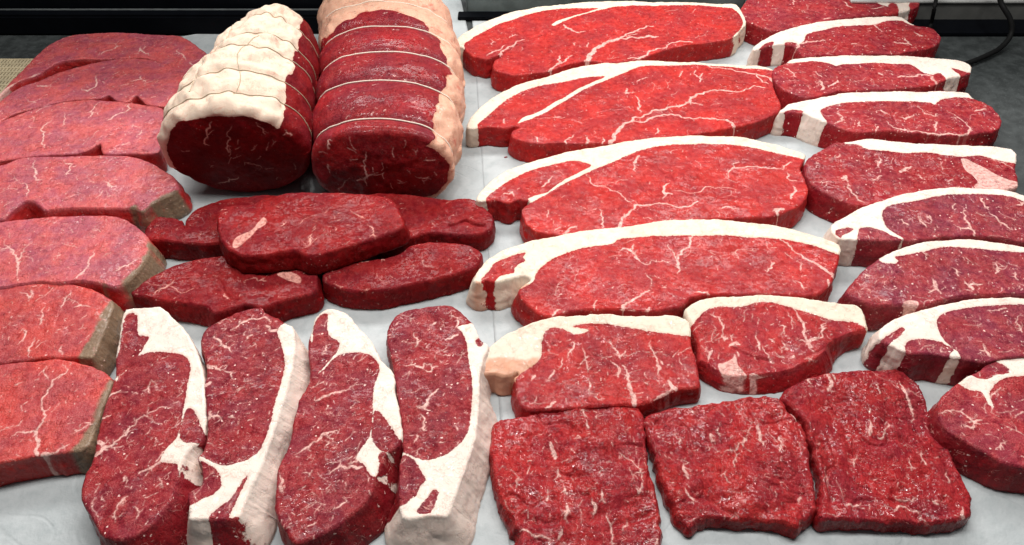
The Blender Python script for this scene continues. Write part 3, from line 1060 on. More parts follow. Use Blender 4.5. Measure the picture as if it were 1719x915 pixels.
# ------------------------------------------------------------------ the two rolled roasts
def wrap(T):
    return (T + math.pi) % (2 * math.pi) - math.pi
def fat1(Y, T, S, F):
    q = np.stack((Y.ravel(), (T * 0.08).ravel()), 1)
    w = (vnoise(q, 0.018, 71) * 7 + vnoise(q, 0.007, 72) * 3).reshape(Y.shape)
    lo = math.radians(42) + w * 0.008
    hi = math.radians(203) + w * 0.006
    ang = np.minimum(T - lo, hi - T) * 82.0
    rim = (S - 0.875 + 0.02 * np.sin(T * 5)) * 82.0 + w * 0.12
    return np.clip(np.where(F > 0.01, np.minimum(ang, rim), ang), -12, 12)
def lean1(Y, T, S, F):
    c = np.zeros(Y.shape + (3,)); c[:] = (0.18, 0.008, 0.011)
    f = np.clip(F * 3, 0, 1)[..., None]
    return c * (1 - f) + np.array((0.16, 0.003, 0.005)) * f
roast('rolled_roast', 'rolled beef roast with thick cream fat over its top and a dark cut face', 'roast', M_ROAST, M_TWINE_DULL,
      [(0.667, -0.2960, 0.0810, 0.120), (0.70, -0.2985, 0.0820, 0.127), (0.75, -0.2985, 0.0760, 0.130), (0.80, -0.2965, 0.0680, 0.130), (0.86, -0.2945, 0.0570, 0.126), (0.93, -0.2930, 0.0440, 0.116)],
      [(0.694, 0.006), (0.728, 0.009), (0.779, 0.002), (0.806, 0.006), (0.858, 0.001)], fat1, lean1,
      '358,199,2 349,215,3 351,226,2 345,237,3 354,240,1|391,207,1 389,230,2 387,250,2 381,243,3|413,190,1 425,197,1|431,203,1 441,212,3 446,222,1|478,218,1 490,227,2|412,270,1 440,282,1|364,310,1 385,303,3 400,297,1|352,276,1 358,280,1',
      51, -0.08, 4.2, 2.2, ((math.radians(84), 0.09, 0.69, 0.80), (math.radians(122), 0.08, 0.70, 0.87)), 0.0006, 0.012, 0.06, side_veins=60, sq=1.0)
def fat2(Y, T, S, F):
    q = np.stack((Y.ravel(), (T * 0.08).ravel()), 1)
    w = (vnoise(q, 0.02, 81) * 6 + vnoise(q, 0.008, 82) * 3).reshape(Y.shape)
    t = wrap(T)
    b = np.interp(Y, (0.60, 0.66, 0.70, 0.75, 0.79, 0.82, 0.86, 0.89, 0.905, 0.92), (40, 44, 50, 45, 36, 37, 50, 62, 85, 100))
    ang = np.minimum(np.radians(b) - t, t + math.radians(80)) * 82 + w
    back = (Y - 0.898 + 0.012 * np.sin(T * 3)) * 1000 + w * 1.3
    v = np.maximum(ang, np.where(F > 0.01, -12, back))
    rim = (S - 0.86 - 0.05 * np.cos(t * 2)) * 82.0 + w * 0.3
    return np.clip(np.where(F > 0.01, np.minimum(v, rim), v), -12, 12)
def lean2(Y, T, S, F):
    c = np.zeros(Y.shape + (3,)); c[:] = (0.23, 0.013, 0.019)
    q = np.stack((Y.ravel(), (T * 0.08).ravel()), 1)
    w = vnoise(q, 0.035, 91).reshape(Y.shape)[..., None]
    c = c + np.clip(w, 0, 1) * np.array((0.11, 0.0, 0.0)) 
    f = np.clip(F * 2, 0, 1)[..., None]
    return c * (1 - f) + np.array((0.22, 0.007, 0.010)) * f
roast('rolled_roast', 'twine tied rolled roast of dark red beef with pink fat down its right side', 'roast', M_ROAST_PINK, M_TWINE,
      [(0.655, -0.1365, 0.0770, 0.096), (0.70, -0.1385, 0.0825, 0.102), (0.75, -0.1410, 0.0865, 0.104), (0.81, -0.1451, 0.0890, 0.104), (0.88, -0.1540, 0.0900, 0.104), (0.94, -0.1660, 0.0905, 0.104), (1.0, -0.1760, 0.0890, 0.104), (1.05, -0.182, 0.082, 0.098)],
      [(0.680, -0.006), (0.752, -0.006), (0.815, -0.005), (0.876, -0.004), (0.941, -0.003), (1.00, 0.0)], fat2, lean2,
      '615,255,2 611,268,2 613,282,2 617,292,5 617,308,2|617,293,4 600,300,2|617,293,3 630,290,2 645,287,1|548,238,2 551,252,4|550,276,3 554,284,1|684,283,1 690,288,1|697,292,1 710,296,2 724,298,1|710,296,1 712,304,1|712,268,2 730,269,1|668,298,1 676,302,1',
      61, 0.10, 2.4, 3.4, (), 0.0009, 0.009, 0.05, 'fat_cover', 160)

# ------------------------------------------------------------------ pink round steaks, left column
RG = 'pink round steaks down the left side'
PK = (0.47, 0.082, 0.096)
PK2 = (0.45, 0.046, 0.044)
slab('round_steak', '-20,180 16,138 29,125 56,98 82,75 108,62 131,57 197,54 262,57 298,59 315,66 334,79 347,90 350,110 338,124 315,124 279,108 243,96 187,98 128,99 98,103 62,124 26,138',
     26, 'rearmost pink round steak, domed against the black panel', 'steak', RG, M_ROUND, PK, seed=11, hills=0.55, wrinkle=0.25, base=0, frontflare=0, auto=(26, 0.45), flecks=150, edge=1.2,
     spots='-30,186 2,154 22,140 34,134 44,131 60,124 48,134 28,146 8,160 -10,180', fat_part='gristle',
     veins='237,77,1 235,82,4 242,88,3 250,90,1|245,78,1 240,82,2|170,92,2 182,84,2 195,78,2 205,76,1|300,80,1 308,92,2 312,100,1|318,103,1 324,108,3', flare=((60, 125, 2), (26, 138, 3)))
slab('round_steak', '-30,205 -8,176 33,146 66,134 98,121 141,109 193,99 243,98 282,109 312,124 300,150 288,175 268,178 245,174 236,166 227,159 216,169 196,168 181,159 165,164 108,169 66,179 20,191 -10,208',
     28, 'second pink round steak from the back with a white Y of fat', 'steak', RG, M_ROUND, PK, seed=12, hills=0.55, wrinkle=0.25, base=0, frontflare=0, edge=1.2, auto=(26, 0.45), flecks=150,
     veins='161,126,1 162,136,3 156,147,3 147,153,4 137,151,2|62,142,3 70,144,4 80,145,2|237,126,2 237,132,3 228,134,2 218,136,1|237,133,2 243,138,1|175,140,1 172,137,2|45,166,1 60,172,2|150,168,1')
slab('round_steak', '-120,290 -90,245 -30,215 0,204 49,185 105,171 154,167 197,170 246,176 272,182 272,205 268,235 264,255 213,257 190,259 174,258 170,250 166,240 150,250 125,257 66,261 0,269 -60,282',
     30, 'pink round steak level with the cream fat roast', 'steak', RG, M_ROUND, PK, seed=13, hills=0.55, wrinkle=0.25, base=0, frontflare=0, edge=1.2, auto=(26, 0.45), flecks=170,
     veins='88,200,1 78,207,2 68,216,3 72,230,2 75,248,4|109,189,1 108,200,2 105,211,2|172,170,1 152,186,3 148,198,2|217,173,2 219,182,3 208,188,2 195,192,3 180,202,4|230,226,2 238,218,1|216,238,1 205,244,2|222,210,2 238,212,1|55,195,1 56,202,1')
BR4 = '318,300 300,318 272,328 254,341 238,352 225,345 205,362 230,395 270,392 310,360'
slab('round_steak', '-150,320 -100,290 0,276 31,265 61,262 107,262 165,260 214,261 245,269 269,281 291,296 300,312 294,322 272,333 254,343 238,354 226,349 202,349 171,349 122,349 77,352 64,345 56,339 40,339 20,352 0,368 -80,378 -140,350',
     31, 'pink round steak with a grey brown end under the cream fat roast', 'steak', RG, M_ROUND, PK, seed=14, hills=0.55, wrinkle=0.25, base=1, frontflare=4, auto=(26, 0.45), flecks=180, brown=BR4, flare=((300, 312, 7), (272, 333, 7), (240, 354, 5)), edge=2.6,
     veins='58,268,2 55,280,2 60,288,4 62,302,3 70,301,1|31,306,1 45,312,2 44,330,2|106,270,1 120,275,3 118,286,2 110,296,1|120,280,2 128,278,1|174,302,1 184,312,4 195,313,1|184,312,3 182,302,1|160,332,1 172,320,2|190,330,1 178,320,1')
BR5 = '275,380 254,396 242,430 230,448 212,462 196,482 172,476 190,500 214,522 270,480'
slab('round_steak', '-150,420 -90,385 0,371 46,366 92,362 138,360 171,360 202,364 226,377 243,391 251,407 249,425 240,444 224,462 206,476 190,481 174,478 152,473 132,471 92,474 61,472 30,477 0,482 -80,490 -140,460',
     31, 'pink round steak with a rounded brown end beside the dark rump hearts', 'steak', RG, M_ROUND, PK, seed=15, hills=0.55, wrinkle=0.25, base=1, frontflare=4, auto=(24, 0.45), flecks=170, brown=BR5, flare=((250, 412, 8), (235, 452, 8), (205, 478, 7)), edge=3,
     veins='10,402,1 13,414,2 22,424,3 28,438,6 29,445,4 28,460,2 30,470,1|28,438,3 35,424,3 43,421,1|22,424,2 0,416,2|160,418,1 151,432,4 147,445,3 135,460,4 128,466,2|190,456,2 205,448,3 222,440,2 235,434,2|92,430,2 100,428,3')
BR6 = '214,490 190,500 178,512 166,535 153,566 138,590 128,604 160,630 210,600'
slab('round_steak', '-150,540 -90,500 0,484 57,476 96,474 126,477 153,485 180,498 190,508 184,532 170,568 154,600 138,600 103,599 65,601 0,609 -80,620 -140,590',
     28, 'second nearest pink round steak with a square cut brown edge', 'steak', RG, M_ROUND, PK2, seed=16, hills=0.55, wrinkle=0.25, base=1, frontflare=3, auto=(22, 0.45), flecks=150, brown=BR6, flare=((190, 508, 5), (170, 568, 7), (154, 600, 6)), edge=1.6,
     veins='52,485,1 48,500,4 36,492,1|48,500,2 48,505,2|118,490,2 108,503,3 102,516,2|116,500,1 130,508,1|76,512,1 72,530,3 66,545,2|40,552,2 42,562,3 38,572,2|58,565,1 52,580,3 46,596,3|122,516,2 135,511,3 152,515,1|30,530,1|102,580,2 104,594,3|152,560,1 144,566,1')
BR7 = '210,640 188,636 174,656 160,690 146,722 132,745 118,757 140,800 190,780'
slab('round_steak', '-150,680 -90,630 0,611 57,605 96,602 134,609 165,619 186,636 184,652 172,682 160,714 150,743 130,757 115,758 80,762 50,767 0,777 -80,790 -140,760',
     28, 'nearest pink round steak with a long white fat vein, cut by the left edge', 'steak', RG, M_ROUND, PK2, seed=17, hills=0.55, wrinkle=0.25, base=1, frontflare=3, auto=(16, 0.45), flecks=130, brown=BR7, flare=((186, 640, 4), (172, 682, 6), (150, 745, 6)), edge=1.6,
     spots='66,765 74,758 90,762 108,768 112,780 95,786 75,784',
     veins='78,615,2 77,630,3 82,638,1|105,612,1 108,628,3 96,634,2 88,638,4 80,660,3 74,690,3 73,708,3 62,722,5 64,738,8 62,762,9|62,722,4 40,726,3 20,732,2|140,708,1 152,712,3|152,712,2 125,722,2|80,762,3 100,752,4 115,745,2|35,680,2 38,690,1|28,715,1 38,706,2', fat_part='fat_seam')

# ------------------------------------------------------------------ dark rump hearts, centre
HG = 'dark lean rump hearts piled in the centre'
HC = (0.215, 0.010, 0.013)
slab('rump_heart', '241,393 248,378 262,363 285,364 304,367 308,374 313,366 323,354 360,339 405,330 460,326 500,340 500,385 430,404 364,408 312,408 274,404 248,401',
     25, 'notched dark rump heart at the back left of the pile, under the top one', 'steak', HG, M_HEART, HC, seed=21, base=0, frontflare=1, auto=(6, 0.35), flecks=50, flare=((364, 408, 1), (274, 404, 3)), creases='300,366 306,372 312,380;2;1.6')
slab('rump_heart', '600,330 639,323 684,325 740,331 758,334 776,332 796,334 811,345 826,361 828,376 820,388 798,394 765,392 735,390 710,392 698,396 684,400 640,405 600,390',
     24, 'dark rump heart with a ragged split end at the back right of the pile', 'steak', HG, M_HEART, HC, seed=22, base=0, frontflare=3, auto=(6, 0.35), flecks=50, creases='812,378 794,376 781,369 768,374 755,376;3.0;1.6|740,331 750,345 756,360;0.8;1.5', flare=((826, 372, 0),))
slab('rump_heart', '220,492 232,480 248,468 270,456 293,443 349,430 420,428 528,447 532,456 533,470 530,486 520,494 490,500 461,508 438,517 420,513 408,512 385,518 360,525 352,520 341,513 320,510 293,507 248,500',
     26, 'dark rump heart with a pale fat chip at the front left of the pile', 'steak', HG, M_HEART, HC, seed=23, base=0, frontflare=3, auto=(6, 0.35), flecks=60,
     spots='465,459 474,455 484,455 497,460 505,467 503,475 488,472 474,466', veins='293,470,2 282,480,3 268,486,2 258,495,2|280,480,2 325,484,1|425,464,1 446,470,2|376,490,2 382,500,4', fat_part='fat_chip', flare=((360, 525, 8), (300, 508, 4), (461, 508, 5), (530, 486, 3)), creases='368,470 376,488 388,502;0.9;1.2')
slab('rump_heart', '541,466 546,455 554,449 580,443 610,438 665,427 690,412 721,406 777,408 800,416 808,424 809,432 796,448 780,455 758,461 703,474 647,485 591,487 570,482 552,476',
     25, 'smooth dark rump heart at the front right of the pile', 'steak', HG, M_HEART, HC, seed=24, base=0, frontflare=4, auto=(5, 0.35), flecks=50, hills=0.8,
     veins='560,475,1 575,480,2|640,430,1 645,436,2|600,437,2 618,439,3|610,485,3 620,484,1')
slab('rump_heart', '365,368 367,356 373,347 386,344 405,343 423,341 440,333 453,330 494,322 535,322 591,324 639,328 660,336 669,350 676,368 677,378 665,386 647,392 620,402 591,411 560,420 535,427 516,429 503,423 490,421 468,424 442,428 408,428 395,424 384,418 374,407 368,394',
     22, 'broad dark rump heart lying on top of the pile', 'steak', HG, M_HEART, (0.235, 0.010, 0.013), z0=25.5, seed=25, base=1, frontflare=3, auto=(10, 0.4), flecks=110,
     spots='392,416 391,408 397,399 410,392 423,386 434,374 442,365 447,369 446,376 431,386 424,394 410,407 398,416', fat_part='fat_streak',
     veins='588,352,1 600,360,2 612,366,2|616,375,2 626,385,2 630,398,2|524,392,2 522,404,3 517,414,2|530,378,1 524,388,1|480,372,1 470,380,1', creases='535,426 560,416 585,408;0.8;1.2|500,345 520,352 540,350;0.6;1|490,355 508,365 520,364;0.7;1|520,338 545,345;0.6;1', flare=((500, 424, 5), (420, 429, 4), (677, 378, 5), (640, 395, 3)))

# ------------------------------------------------------------------ four strip steaks, front left
SG = 'strip steaks standing in a row at the front'
SC = (0.24, 0.016, 0.024)
slab('strip_steak', '207,530 214,520 245,517 270,516 288,532 310,554 329,586 340,622 344,668 345,705 342,726 336,740 320,752 306,776 299,800 290,835 268,868 252,885 224,903 200,908 188,907 170,898 158,880 150,864 140,845 136,830 140,804 156,768 163,735 170,695 179,668 193,632 195,595 202,559',
     30, 'leftmost strip steak with a white cap of fat at its top', 'steak', SG, M_LOIN, SC, seed=31, base=0, frontflare=4, flare=((340, 735, 3), (306, 776, 26), (290, 835, 26), (230, 900, 14), (140, 830, 2), (345, 690, 2)), edge=1.8,
     fat='195,640 190,590 198,550 205,510 270,505 300,530 330,565 355,620 358,680 350,735 344,742 325,752 306,778 299,800 297,779 283,777 270,773 279,754 290,742 299,731 304,704 310,672 314,645 319,613 310,597 283,591 252,591 220,604 205,617',
     islands='211,532 222,525 230,529 231,545 233,562 243,563 250,567 242,582 232,597 215,612 190,636 180,620 199,595 204,562|302,727 306,704 313,686 319,684 326,690 338,716 345,740 328,743 307,741',
     veins='161,763,11 183,749,6 195,740,4 211,731,5 225,715,3 238,700,2|183,750,3 205,748,1|160,738,8 172,745,8 180,755,3|179,668,3 190,660,4 202,655,3|165,700,3 185,697,3|272,770,7 252,786,5 243,790,4 233,795,3|279,755,3 262,775,3|193,876,3 197,855,3 205,840,5 214,833,4|170,838,1|228,872,3 233,858,3 226,850,2|212,812,4 208,802,4|265,800,3 268,815,2|240,832,4|268,818,1|238,700,1 260,690,2 290,684,1|252,640,2 250,660,3|262,655,3|200,700,1', auto=(26, 0.38), flecks=170, vang=-0.6)
slab('strip_steak', '336,573 342,554 360,541 392,525 435,514 444,524 465,534 483,545 491,549 495,566 495,591 484,648 470,694 452,748 434,794 412,840 401,869 376,872 350,872 319,872 318,849 316,827 338,812 338,781 332,768 344,745 347,704 343,650 347,622 342,595',
     31, 'second strip steak from the left with a thick slab of fat down its right side', 'steak', SG, M_LOIN, SC, seed=32, base=0, frontflare=6, flare=((495, 591, 19), (484, 648, 22), (470, 694, 22), (434, 794, 23), (401, 869, 22), (350, 872, 19), (319, 860, 6), (338, 780, 2), (395, 526, 0)), edge=1.5,
     fat='470,570 466,556 472,548 486,540 500,545 505,590 495,650 470,730 440,800 405,885 310,880 312,850 330,830 340,813 338,785 332,764 340,766 356,775 374,781 401,777 428,763 442,745 455,705 461,680 474,636 478,609',
     islands='336,772 350,780 364,790 371,805 370,818 357,831 340,838 322,848 312,848 310,826 330,812 337,795|417,797 408,806 402,815 388,836 366,852 352,866 350,890 372,895 400,895 402,868 385,868 392,850 404,825',
     veins='388,552,4 400,545,4 418,534,4 435,534,4 447,533,4 455,540,3|360,559,3 370,572,4 378,582,6 388,590,3|444,545,4 455,556,6 468,556,7|462,540,3|347,613,8 362,615,5 374,619,2|374,619,3 392,636,2|344,645,10 352,641,5|350,702,8 352,690,4|350,698,3 362,698,4 372,705,2|384,700,4 390,698,3|412,570,4 422,561,5|425,574,2|410,650,2 400,655,2|408,560,2', auto=(22, 0.36), flecks=170, creases='390,600 410,606 430,602;0.5;0.8|380,640 410,646 440,640;0.5;0.8|375,670 400,676 430,668;0.5;0.8|385,620 420,626;0.5;0.8|390,655 425,660;0.5;0.8|400,690 430,690;0.5;.8')
slab('strip_steak', '524,556 530,534 549,520 576,523 599,545 626,577 640,604 660,626 664,659 672,700 675,735 668,748 652,762 640,782 632,800 622,830 599,858 549,893 499,912 481,895 463,858 463,827 469,781 485,745 499,681 520,634 517,582',
     30, 'third strip steak from the left with a white shoulder of fat', 'steak', SG, M_LOIN, SC, seed=33, base=0, frontflare=4, flare=((672, 738, 4), (640, 782, 22), (622, 830, 18), (599, 858, 13), (520, 905, 10), (463, 840, 2)), edge=1.8,
     fat='515,640 522,628 530,600 520,560 528,535 549,512 580,512 610,545 650,600 680,650 690,735 672,752 640,775 630,800 620,795 612,781 598,768 621,731 626,690 628,650 637,616 621,597 590,591 566,597 544,620',
     islands='528,545 538,530 549,526 550,545 552,562 569,574 566,588 553,606 538,622 524,640 505,640 505,590 522,580|624,731 626,708 630,690 640,695 650,708 660,722 672,738 700,740 660,760 640,756 630,748|636,762 644,758 650,764 646,775 638,778',
     veins='528,672,5 548,665,5 560,660,4 576,655,3|494,763,2 510,753,5 525,742,4 540,730,7 555,725,4 568,724,2|545,728,3 560,736,2|553,797,2 562,788,3 571,782,5 590,781,5 608,783,8|571,782,3|610,768,3 585,778,3|469,795,4 474,810,6 476,827,4|486,880,5|512,887,2 530,878,3|560,855,2 572,848,4 585,843,2|495,645,1 520,640,2|540,595,2 547,580,2|600,640,1 580,655,2 560,663,1|588,685,3|545,750,3 552,740,3|520,650,2 545,640,1|520,800,1 524,790,2', auto=(26, 0.36), flecks=170)
slab('strip_steak', '650,563 653,545 667,527 694,518 730,513 757,514 776,526 794,545 807,571 819,579 812,600 805,630 804,681 796,744 777,798 760,846 752,866 715,869 680,871 671,850 671,781 676,754 674,713 667,659 662,622 653,586',
     31, 'fourth strip steak with a square white fat tail, beside the paper seam', 'steak', SG, M_LOIN, SC, seed=34, base=0, frontflare=8, flare=((812, 600, 13), (804, 681, 17), (796, 744, 16), (777, 798, 15), (752, 866, 17), (715, 870, 22), (682, 871, 18), (671, 800, 3), (680, 600, 0)), edge=1.2,
     fat='770,552 768,548 782,545 800,545 820,565 830,590 815,640 815,700 800,760 760,880 668,885 662,850 665,770 670,756 679,759 699,768 721,771 745,764 760,755 776,741 785,727 789,705 792,681 793,650 791,627 786,600 784,580 778,562',
     islands='676,763 690,768 700,778 708,792 715,805 706,815 700,830 690,838 682,846 672,850 660,848 655,790|727,822 735,824 733,840 727,856 722,862 704,863 700,858 712,842|806,566 811,573 808,580 801,579 798,572',
     veins='678,612,3 700,614,4 710,618,3 712,609,3 725,611,3 724,624,3 712,620,3|725,618,2 735,615,1|712,684,8 720,670,4 728,660,3 736,653,2|699,683,5 712,685,5 722,690,3|706,695,3 712,702,4 710,720,3 716,722,1|700,728,3 698,738,3|697,582,4 700,568,3 695,558,2|748,570,4 760,564,6 768,562,8|770,535,3 766,548,3|665,545,4|740,597,2 755,596,3|762,714,2 768,722,3|722,545,2 732,540,3|716,583,2|754,530,1 775,536,2|652,562,5|690,535,2', auto=(26, 0.36), flecks=170)
# ------------------------------------------------------------------ long rump steaks, middle right
UG = 'long rump steaks with a cream rind of fat'
UC = (0.42, 0.023, 0.022)
slab('rump_steak', '761,73 772,61 791,48 817,36 855,22 900,13 948,6 996,3 1060,2 1140,4 1204,6 1233,8 1243,17 1252,35 1251,43 1244,50 1233,62 1220,66 1200,69 1162,74 1122,82 1096,91 1079,97 1060,101 1040,104 1022,105 1003,103 986,101 965,105 945,111 922,119 900,122 884,123 862,125 845,122 833,118 827,110 831,102 842,94 838,91 830,95 817,99 806,97 794,94 785,87 777,80 768,77',
     29, 'rearmost long rump steak, forked at its left end', 'steak', UG, M_RUMP, UC, seed=41, humps='850,60,70,.85 .9 1.25|1180,40,90,.97 1.3 1.3|1150,85,60,.75 1.6 1.6', base=0, frontflare=3, edge=1.6, flare=((768, 77, 2), (790, 92, 4), (833, 118, 4), (870, 125, 6), (1150, 76, 3), (1245, 52, 3)),
     fat='750,90 750,60 800,25 880,0 1000,-12 1240,-10 1265,20 1262,50 1240,66 1230,64 1242,50 1247,40 1242,26 1228,15 1200,11 1140,9 1060,10 1034,12 1008,16 980,23 955,32 930,44 926,42 942,33 962,27 990,18 1004,14 985,13 951,14 906,20 868,31 840,40 815,51 798,61 788,68 780,72 778,86 760,90',
     veins='984,101,10 990,90,10 1000,80,10 1012,75,9 1025,69,7 1042,63,4 1060,55,4 1076,48,3 1097,43,2|1025,70,5 1050,66,5 1075,62,5 1092,60,8 1105,61,3|1054,98,3 1079,95,5 1102,82,4 1124,73,3 1162,70,3|922,120,5 930,112,4 942,106,6 940,93,2|942,106,4 952,97,3 961,92,2|838,92,5 850,82,4 865,74,3 880,66,2|817,92,4 832,86,3 848,76,2|855,64,2 865,58,2|946,41,4 952,46,4 964,51,3 983,52,2|822,64,1 827,75,2|988,70,2 986,78,2|964,75,3 966,70,1|1052,62,2 1070,56,1|1180,75,1', auto=(26, 0.36), flecks=110, creases='833,98 850,86 880,70 908,58;2.2;1.6|1085,88 1110,80;0.5;1.5', vang=0.6)
slab('rump_steak', '783,213 786,205 794,192 814,173 842,155 874,141 919,128 964,115 1012,106 1060,102 1108,102 1156,104 1220,107 1284,112 1297,118 1297,137 1304,159 1311,176 1306,187 1281,200 1253,209 1230,214 1185,222 1124,231 1080,235 1028,239 985,241 945,240 900,239 868,233 858,225 862,217 872,213 866,211 846,214 817,212 796,215 788,216',
     28, 'long rump steak second from the back, with a forked white seam', 'steak', UG, M_RUMP, UC, seed=42, humps='850,175,70,.8 .9 1.2|1180,130,70,.85 1.3 1.6|1150,215,70,.9 1.1 1.1|1000,190,70,1.1 1.1 .9', base=0, frontflare=3, edge=1.6, flare=((786, 214, 1), (820, 213, 3), (858, 226, 4), (880, 236, 7), (985, 241, 6), (1306, 187, 3)),
     fat='770,225 772,200 800,170 870,130 960,105 1060,90 1160,92 1310,105 1305,120 1284,117 1188,109 1124,109 1076,112 1047,122 1022,132 1000,142 978,152 950,168 932,178 918,188 905,194 892,200 880,203 870,206 878,197 896,191 912,184 926,174 948,163 968,151 992,140 1015,128 980,131 932,139 890,148 852,167 823,190 803,207 799,218',
     veins='1024,240,10 1030,228,9 1036,220,8 1045,211,7 1054,205,5 1079,195,4 1118,184,4 1140,178,5 1156,171,7 1164,162,5 1172,157,5 1185,154,4 1204,152,4 1252,149,3 1284,147,2|1054,205,5 1092,198,4 1140,192,3 1188,198,3 1202,199,3|1188,198,3 1220,201,4 1230,208,6 1231,216,6|1188,109,3 1252,120,3 1284,127,4 1296,136,5|1270,122,2 1290,140,3|1076,188,4 1073,174,3 1066,160,2|1050,158,4 1052,148,3|1050,158,2 1064,155,1|1175,138,4 1170,128,2 1168,117,2|1176,132,3 1180,122,2|948,250,3 948,238,4 956,230,3 964,225,2|1012,230,3 1010,242,3|985,229,3 983,242,4|905,237,3 902,230,2|1100,226,4 1104,215,2|1070,140,1 1085,130,2|1142,130,3 1146,118,2|848,198,3 846,206,2|926,196,1 940,195,2|1156,171,3 1180,175,1|930,210,1|1253,210,5 1248,216,4', auto=(26, 0.36), flecks=120, creases='1000,190 1040,185 1080,178;0.5;1.2', vang=0.5)
slab('rump_steak', '799,334 806,322 829,299 863,280 905,267 950,256 1007,245 1064,235 1120,229 1177,228 1234,229 1290,239 1328,249 1352,259 1349,270 1343,283 1349,294 1356,311 1356,324 1345,342 1328,351 1312,359 1285,364 1240,366 1196,367 1150,372 1100,378 1045,384 1010,388 984,391 960,395 939,395 918,392 901,387 888,379 880,368 876,355 881,347 889,340 885,337 868,336 856,341 848,341 837,336 824,336 812,338 805,338',
     29, 'long rump steak beside the red hearts, third from the back', 'steak', UG, M_RUMP, UC, seed=43, humps='860,310,60,.75 .8 1.1|950,335,60,.72 1.0 1.6|1220,275,90,.9 1.4 1.7|1150,350,90,1.08 1 .9', base=0, frontflare=3, edge=1.6, flare=((805, 338, 2), (848, 341, 3), (876, 358, 1), (890, 382, 4), (920, 392, 5), (1345, 342, 3), (1240, 366, 0), (1150, 372, 0)),
     fat='785,350 790,325 820,290 900,258 1000,238 1120,218 1240,218 1370,250 1362,268 1328,262 1290,253 1234,244 1158,242 1101,246 1060,258 1030,271 1010,279 990,287 970,297 945,308 928,319 915,327 902,334 890,340 887,334 900,327 920,322 925,317 942,304 962,294 985,283 992,277 969,270 939,274 893,285 856,302 829,321 817,332 814,348',
     veins='1041,384,7 1044,370,5 1052,362,5 1060,352,4 1067,344,4 1095,343,3 1120,342,3 1171,338,3|984,292,3 1007,311,2 1033,320,2 1050,332,2 1060,341,2|1223,298,2 1222,288,2 1230,282,3 1271,280,3 1300,281,3 1317,282,4|1230,284,2 1240,272,2|1317,282,4 1322,275,3 1330,272,2|1322,288,3 1322,298,3 1338,302,3|1332,311,4 1334,322,4 1328,333,5|1302,352,8 1315,351,6|1302,352,7 1300,368,7|1113,334,4 1115,318,5 1124,307,2|1115,325,3 1128,325,3|1065,273,6 1073,262,3|1065,273,2 1063,285,2|863,330,5 860,322,3 845,326,2|909,313,4 916,306,3 928,294,2|931,388,5 940,382,3|945,392,4 955,384,4 968,380,4|1007,352,2 1012,370,3 1012,382,3|918,365,2 920,352,2|1207,350,4 1240,352,3|1002,350,2 995,352,1|1080,366,2 1095,368,1|1090,308,1|1130,320,1 1180,318,2 1237,318,1', auto=(26, 0.36), flecks=130, creases='1068,305 1085,320 1093,330;1.0;1.2|1213,335 1240,330;0.6;1|1140,268 1190,272;0.4;1.2', vang=0.6)
slab('rump_steak', '795,472 803,454 818,436 844,420 886,405 931,396 988,386 1045,381 1101,373 1158,368 1215,368 1271,374 1328,384 1385,399 1409,410 1408,438 1402,454 1398,470 1386,486 1376,493 1350,496 1310,494 1260,493 1200,494 1160,500 1146,514 1120,519 1082,520 1040,519 1007,519 960,522 935,529 915,530 901,524 888,514 878,504 870,491 876,481 892,470 880,464 866,466 850,470 832,474 815,470 806,476',
     30, 'nearest long rump steak, with a thick fat tail marked by a red patch', 'steak', UG, M_RUMP, (0.39, 0.021, 0.022), seed=44, humps='960,475,80,.75 1.1 1.7|1100,510,90,1.02 .9 .85|1380,430,50,.75 .8 1.0|1150,420,70,.9 1.1 1.4', tan='770,500 800,474 836,482 860,474 890,480 880,520 800,520', base=0, frontflare=3, edge=1.8, flare=((800, 476, 6), (832, 474, 16), (866, 467, 12), (876, 500, 3), (905, 527, 7), (1150, 520, -1), (1260, 500, -1), (1350, 502, -1), (1400, 470, 3)),
     fat='780,490 788,455 810,425 880,395 980,376 1100,362 1215,355 1340,375 1425,405 1420,430 1408,428 1366,412 1309,402 1253,397 1196,395 1120,395 1067,397 1037,402 1030,408 1007,412 969,419 931,433 912,446 900,460 894,474 870,485 830,490',
     islands='808,470 816,460 824,450 829,443 840,436 856,430 868,426 882,424 878,432 882,438 872,442 864,450 863,458 852,460 837,466 829,478 826,490 812,484',
     veins='1137,458,4 1138,444,5 1137,434,5 1145,424,4 1158,413,3 1161,404,4 1162,394,5|1137,436,3 1130,420,2 1122,408,2|1075,438,5 1068,428,6 1060,420,6 1048,416,4 1041,419,2|1062,418,4 1064,408,2|1075,438,4 1084,442,2 1095,435,2 1113,436,2 1126,442,3|1298,400,3 1315,405,3 1328,414,3 1345,425,3 1358,436,5 1375,444,5 1388,454,7 1400,460,9 1402,475,8|1390,470,5 1396,490,9|1037,527,9 1045,516,7 1052,507,5 1060,504,5 1075,496,3 1090,486,3|1092,480,2 1086,462,2|1052,525,5 1067,521,4 1082,522,4 1095,526,3|1082,522,4 1090,514,2|1166,490,3 1178,491,4 1188,493,5 1200,500,4|1294,447,4 1300,440,3|1288,455,3 1296,447,3|1340,436,1 1345,450,3 1344,453,2|1332,470,2 1345,474,3 1350,485,2|927,531,6 933,522,4 940,519,3|945,524,5|998,520,3 1002,505,2|1112,481,3 1118,482,2|1318,422,1 1330,432,2|1225,425,1 1270,420,1|1240,432,2 1236,420,1|1010,405,2', auto=(30, 0.36), flecks=150, creases='1160,470 1200,478 1240,476;0.5;1.2|1130,460 1180,465 1210,470;0.4;1|1240,445 1290,465;0.4;1', vang=0.4)
